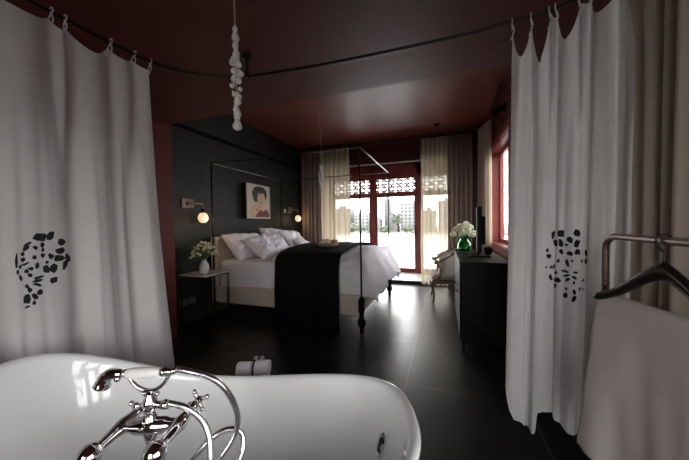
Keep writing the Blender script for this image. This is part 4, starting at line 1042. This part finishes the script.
pf = [(.045, 0), (.072, .006), (.084, .035), (.087, .07), (.076, .11), (.056, .140), (.050, .160), (.060, .185), (.074, .205), (.069, .205), (.055, .184), (.045, .160), (.051, .138), (.071, .108), (.081, .07), (.078, .036), (.068, .014), (.03, .012)]
obj('body', B().lathe(pf, (.265, 4.12, .9025), 28), 'green_glass', gv, smooth=True)
bouquet('bouquet', (.265, 4.12, .93), (.255, 4.12, 1.185), (.145, .15, .15), 20, 20, .040, 'white_petal', 'white hydrangea blooms in the green glass vase', 12, 22)

# ------------------------------------------------------------------ armchair (faces the bed)
ac = thing('armchair', (.09, 4.99, 0), 'carved wooden armchair with pale upholstery behind the sideboard', 'chair', rz=.10)
def lo(name, b, m, **k): return obj(name, b, m, ac, world=False, **k)
def leg_(x, y, dx, dy): return B().tube(sm([(x, y, .34), (x + dx * .015, y + dy * .012, .25), (x - dx * .004, y, .10), (x + dx * .012, y + dy * .008, .0)], 5),
                                    [.030, .030, .029, .027, .025, .024, .022, .020, .018, .016, .015, .014, .014, .015, .016, .017], 10)
for x, y, dx, dy in ((-.27, -.25, -1, -1), (-.27, .25, -1, 1), (.25, -.22, 1, -1), (.25, .22, 1, 1)): lo('leg', leg_(x, y, dx, dy), 'chair_wood', smooth=True)
b = B(); b.prism([(-.30, -.27), (-.31, 0), (-.30, .27), (.27, .24), (.27, -.24)], 'z', .30, .365); lo('seat_rail', b, 'chair_wood', bevel=.01)
lo('seat_cushion', rbox(-.285, .25, -.25, .25, .36, .45, .04, .006, 14), 'chair_fab', smooth=True)
# continuous arm and back rail
U = []
for k in range(25):
    th = -PI / 2 + PI * k / 24
    x = .02 + .27 * math.cos(th); y = .285 * math.sin(th)
    z = .79 + .15 * max(0, math.cos(th)) ** 1.1
    U.append(V((x, y, z)))
front = lambda s_: [V((-.23, .275 * s_, .645)), V((-.15, .285 * s_, .672)), V((-.06, .287 * s_, .735))]
railp = front(-1) + U[1:-1] + front(1)[::-1]
lo('crest_rail', B().tube(sm(railp, 3), .020, 10), 'chair_wood', smooth=True)
for s_ in (-1, 1):
    b = B(); b.tube(sm([(-.215, .262 * s_, .36), (-.17, .275 * s_, .46), (-.165, .282 * s_, .56), (-.215, .277 * s_, .640)], 5), [.02] * 16, 10); b.ball((-.24, .275 * s_, .645), .026)
    lo('arm_support', b, 'chair_wood', smooth=True)
    b = rbox(-.16, .02, -.022, .022, 0, .03, .014, .0, 6); b.m.transform(Matrix.Translation((-.03, .285 * s_, .758)) @ Matrix.Rotation(-.45, 4, 'Y')); lo('arm_pad', b, 'chair_fab', smooth=True)
def bk(a, t):
    e_ = (a - .5) * 2; th = max(-PI / 2, min(PI / 2, e_ * PI / 2 / .8)); x = .02 + .262 * math.cos(th); y = .277 * math.sin(th)
    x -= max(0, abs(e_) - .8) / .2 * .16
    zt_ = .775 + .15 * max(0, math.cos(th)) ** 1.1 - max(0, abs(e_) - .8) / .2 * .09
    return V((x, y, lerp(.40, zt_, t)))
lo('upholstered_back', B().grid(bk, 28, 8), 'chair_fab', smooth=True, solid=.035)

# ------------------------------------------------------------------ small ceiling fittings
sd = thing('ceiling_sensor', (-.10, 5.42, ZC), 'tiny dark round fitting on the bedroom ceiling near the back wall', 'sensor')
obj('housing', B().lathe([(.018, -.035), (.04, -.028), (.05, -.010), (.05, 0)], (-.10, 5.42, ZC), 18), 'track', sd, smooth='auto')
sp = thing('spotlight', (.755, 4.30, 2.9), 'small unlit black spotlight at the top of the right wall', 'lamp')
b = B(); b.box((.77, 4.24, 2.78), (XR, 4.36, 2.86)); obj('mount', b, 'track', sp, bevel=.004)
b = B(); b.tube([(.77, 4.30, 2.82), (.73, 4.30, 2.80)], .01, 8); b.lathe([(.032, -.07), (.036, -.06), (.036, .05), (.02, .065)], (.70, 4.30, 2.80), 16, Matrix.Rotation(.9, 4, 'Y'))
obj('lamp_head', b, 'track', sp, smooth='auto')

# ------------------------------------------------------------------ outdoors: river, far bank, houses, trees
struct('ground_river', B().box((-900, 9.0, -9.5), (900, 226, -9.0)), 'water')
struct('ground_bank', B().box((-900, 226, -9.5), (900, 700, -7.6)), 'bank')
struct('ground_added', B().box((1.2, -70, -4.2), (70, 8.5, -4.0)), 'added_ground')  # unseen dark ground added to cut light rising into the bathroom windows
struct('ground_added.001', B().box((-70, -70, -4.2), (1.2, -2.3, -4.0)), 'added_ground')
struct('wall_outside', B().box((-8, 7.2, -9.0), (4, 9.0, -.6)), 'facade_grey')
def building(x0, x1, y, h, m, rows, cols, label, roof=None, dep=16):
    zb_ = -7.6
    root = thing('building', ((x0 + x1) / 2, y, zb_), label, 'building', 'houses across the river')
    obj('walls', B().box((x0, y, zb_), (x1, y + dep, zb_ + h)), m, root)
    cw = (x1 - x0) / cols; rh = (h - 2) / rows; w0 = None
    for i in range(cols):
        for j in range(rows):
            a = x0 + (i + .22) * cw; z = zb_ + 1.2 + (j + .2) * rh
            if w0 is None: w0 = obj('window', B().box((a, y - .15, z), (a + .56 * cw, y, z + .5 * rh)), 'far_window', root); a0, z0 = a, z
            else:
                w_ = w0.copy(); COL.objects.link(w_); w_.parent = root; w_.location = (a - a0, 0, z - z0)
    for j in range(1, rows): obj('balcony', B().box((x0 - .3, y - .8, zb_ + 1.2 + j * rh - .15), (x1 + .3, y, zb_ + 1.2 + j * rh + .1)), m, root)
    if roof == 'gable':
        b = B(); b.prism([(x0 - .8, zb_ + h), (x1 + .8, zb_ + h), ((x0 + x1) / 2, zb_ + h + (x1 - x0) * .22)], 'y', y - .8, y + dep + .8); obj('roof', b, 'far_roof', root)
    else:
        b = B(); b.box((x0 - .4, y - .4, zb_ + h), (x1 + .4, y + dep + .4, zb_ + h + .8)); b.box((lerp(x0, x1, .3), y + 3, zb_ + h + .8), (lerp(x0, x1, .6), y + 8, zb_ + h + 3.6)); obj('roof', b, m, root)
building(-36.5, -19.5, 252, 27, 'facade_white', 8, 5, 'white apartment block across the river, tallest one in the door glass', dep=20)
building(-53, -47.5, 262, 30, 'facade_grey', 8, 3, 'narrow grey tower behind the lower riverside houses')
building(-63, -55, 250, 12, 'facade_white', 3, 3, 'low white riverside house in the left door glass', 'gable')
building(-46, -39, 252, 14, 'facade_tan', 4, 3, 'low tan riverside house left of the white block')
building(-80, -66, 255, 18, 'facade_white', 5, 4, 'white block seen through the left door glass')
building(-100, -84, 252, 22, 'facade_tan', 6, 4, 'tan block behind the left cream sheer')
building(-17, -6, 250, 18, 'facade_grey', 5, 3, 'grey block right of the white apartment block')
building(-4, 14, 256, 26, 'facade_white', 7, 5, 'white block behind the right cream sheer')
def tree(x, y, h, w, label, seed):
    q = random.Random(seed); root = thing('tree', (x, y, -7.6), label, 'tree', 'trees on the far bank')
    obj('trunk', B().tube([(x, y, -7.6), (x + .2, y, -7.6 + h * .5)], [.5, .3], 8), 'trunk', root)
    b = B()
    for i in range(16):
        a = q.random() * 6.28; rr = q.random() ** .5 * w * .5
        c = V((x + rr * math.cos(a), y + rr * math.sin(a), -7.6 + h * q.uniform(.35, .85)))
        b.ball(c, w * q.uniform(.16, .26), 8, 6, (1, 1, .85))
    for v in b.m.verts: v.co += V((nz(v.co.x, v.co.y, v.co.z), nz(v.co.y, v.co.z, v.co.x + 4), nz(v.co.z, v.co.x, v.co.y + 8))) * .6
    obj('crown', b, 'tree', root)
for i, (x, y, h, w, l) in enumerate(((-79, 240, 9, 9, 'tree at the water in front of the left white block'), (-68, 240, 7, 7, 'small tree beside the low white riverside house'), (-57, 240, 7, 7, 'round tree in front of the low white riverside house'),
                                     (-38, 240, 19, 8, 'tall tree just left of the white apartment block'), (-48, 243, 6, 8, 'small tree at the foot of the grey tower'), (-28.5, 240, 6, 7, 'low tree in front of the white apartment block'), (-18, 240, 8, 8, 'tree right of the white apartment block'), (-91, 240, 10, 9, 'tree behind the left cream sheer'))):
    tree(x, y - 4, h, w, l, i + 1)

# ------------------------------------------------------------------ light: overcast sky through the windows
wd = bpy.data.worlds.new('overcast'); C.world = wd; wd.use_nodes = True
N = wd.node_tree.nodes; L = wd.node_tree.links
bg = N['Background']
tc = N.new('ShaderNodeTexCoord'); sp_ = N.new('ShaderNodeSeparateXYZ'); rp = N.new('ShaderNodeValToRGB')
L.new(tc.outputs['Generated'], sp_.inputs[0]); L.new(sp_.outputs['Z'], rp.inputs['Fac'])
rp.color_ramp.elements[0].color = (1.0, .985, .965, 1); rp.color_ramp.elements[1].color = (.90, .93, .98, 1)
L.new(rp.outputs[0], bg.inputs['Color']); bg.inputs['Strength'].default_value = 10.0
def portal(loc, rot, sx, sy):
    ld = bpy.data.lights.new('portal', 'AREA'); ld.shape = 'RECTANGLE'; ld.size = sx; ld.size_y = sy
    ld.cycles.is_portal = True
    o = bpy.data.objects.new('portal', ld); COL.objects.link(o); o.location = loc; o.rotation_euler = rot
portal(((BX0 + BX1) / 2, YD + .12, 1.3), (-PI / 2, 0, 0), BX1 - BX0, 2.5)
portal(((W3[0] + W3[1]) / 2, YF - .21, (W3[2] + W3[3]) / 2), (PI / 2, 0, 0), W3[1] - W3[0], W3[3] - W3[2])
for w in (W1, W2): portal((XR + T + .01, (w[0] + w[1]) / 2, (w[2] + w[3]) / 2), (0, PI / 2, 0), w[3] - w[2], w[1] - w[0])
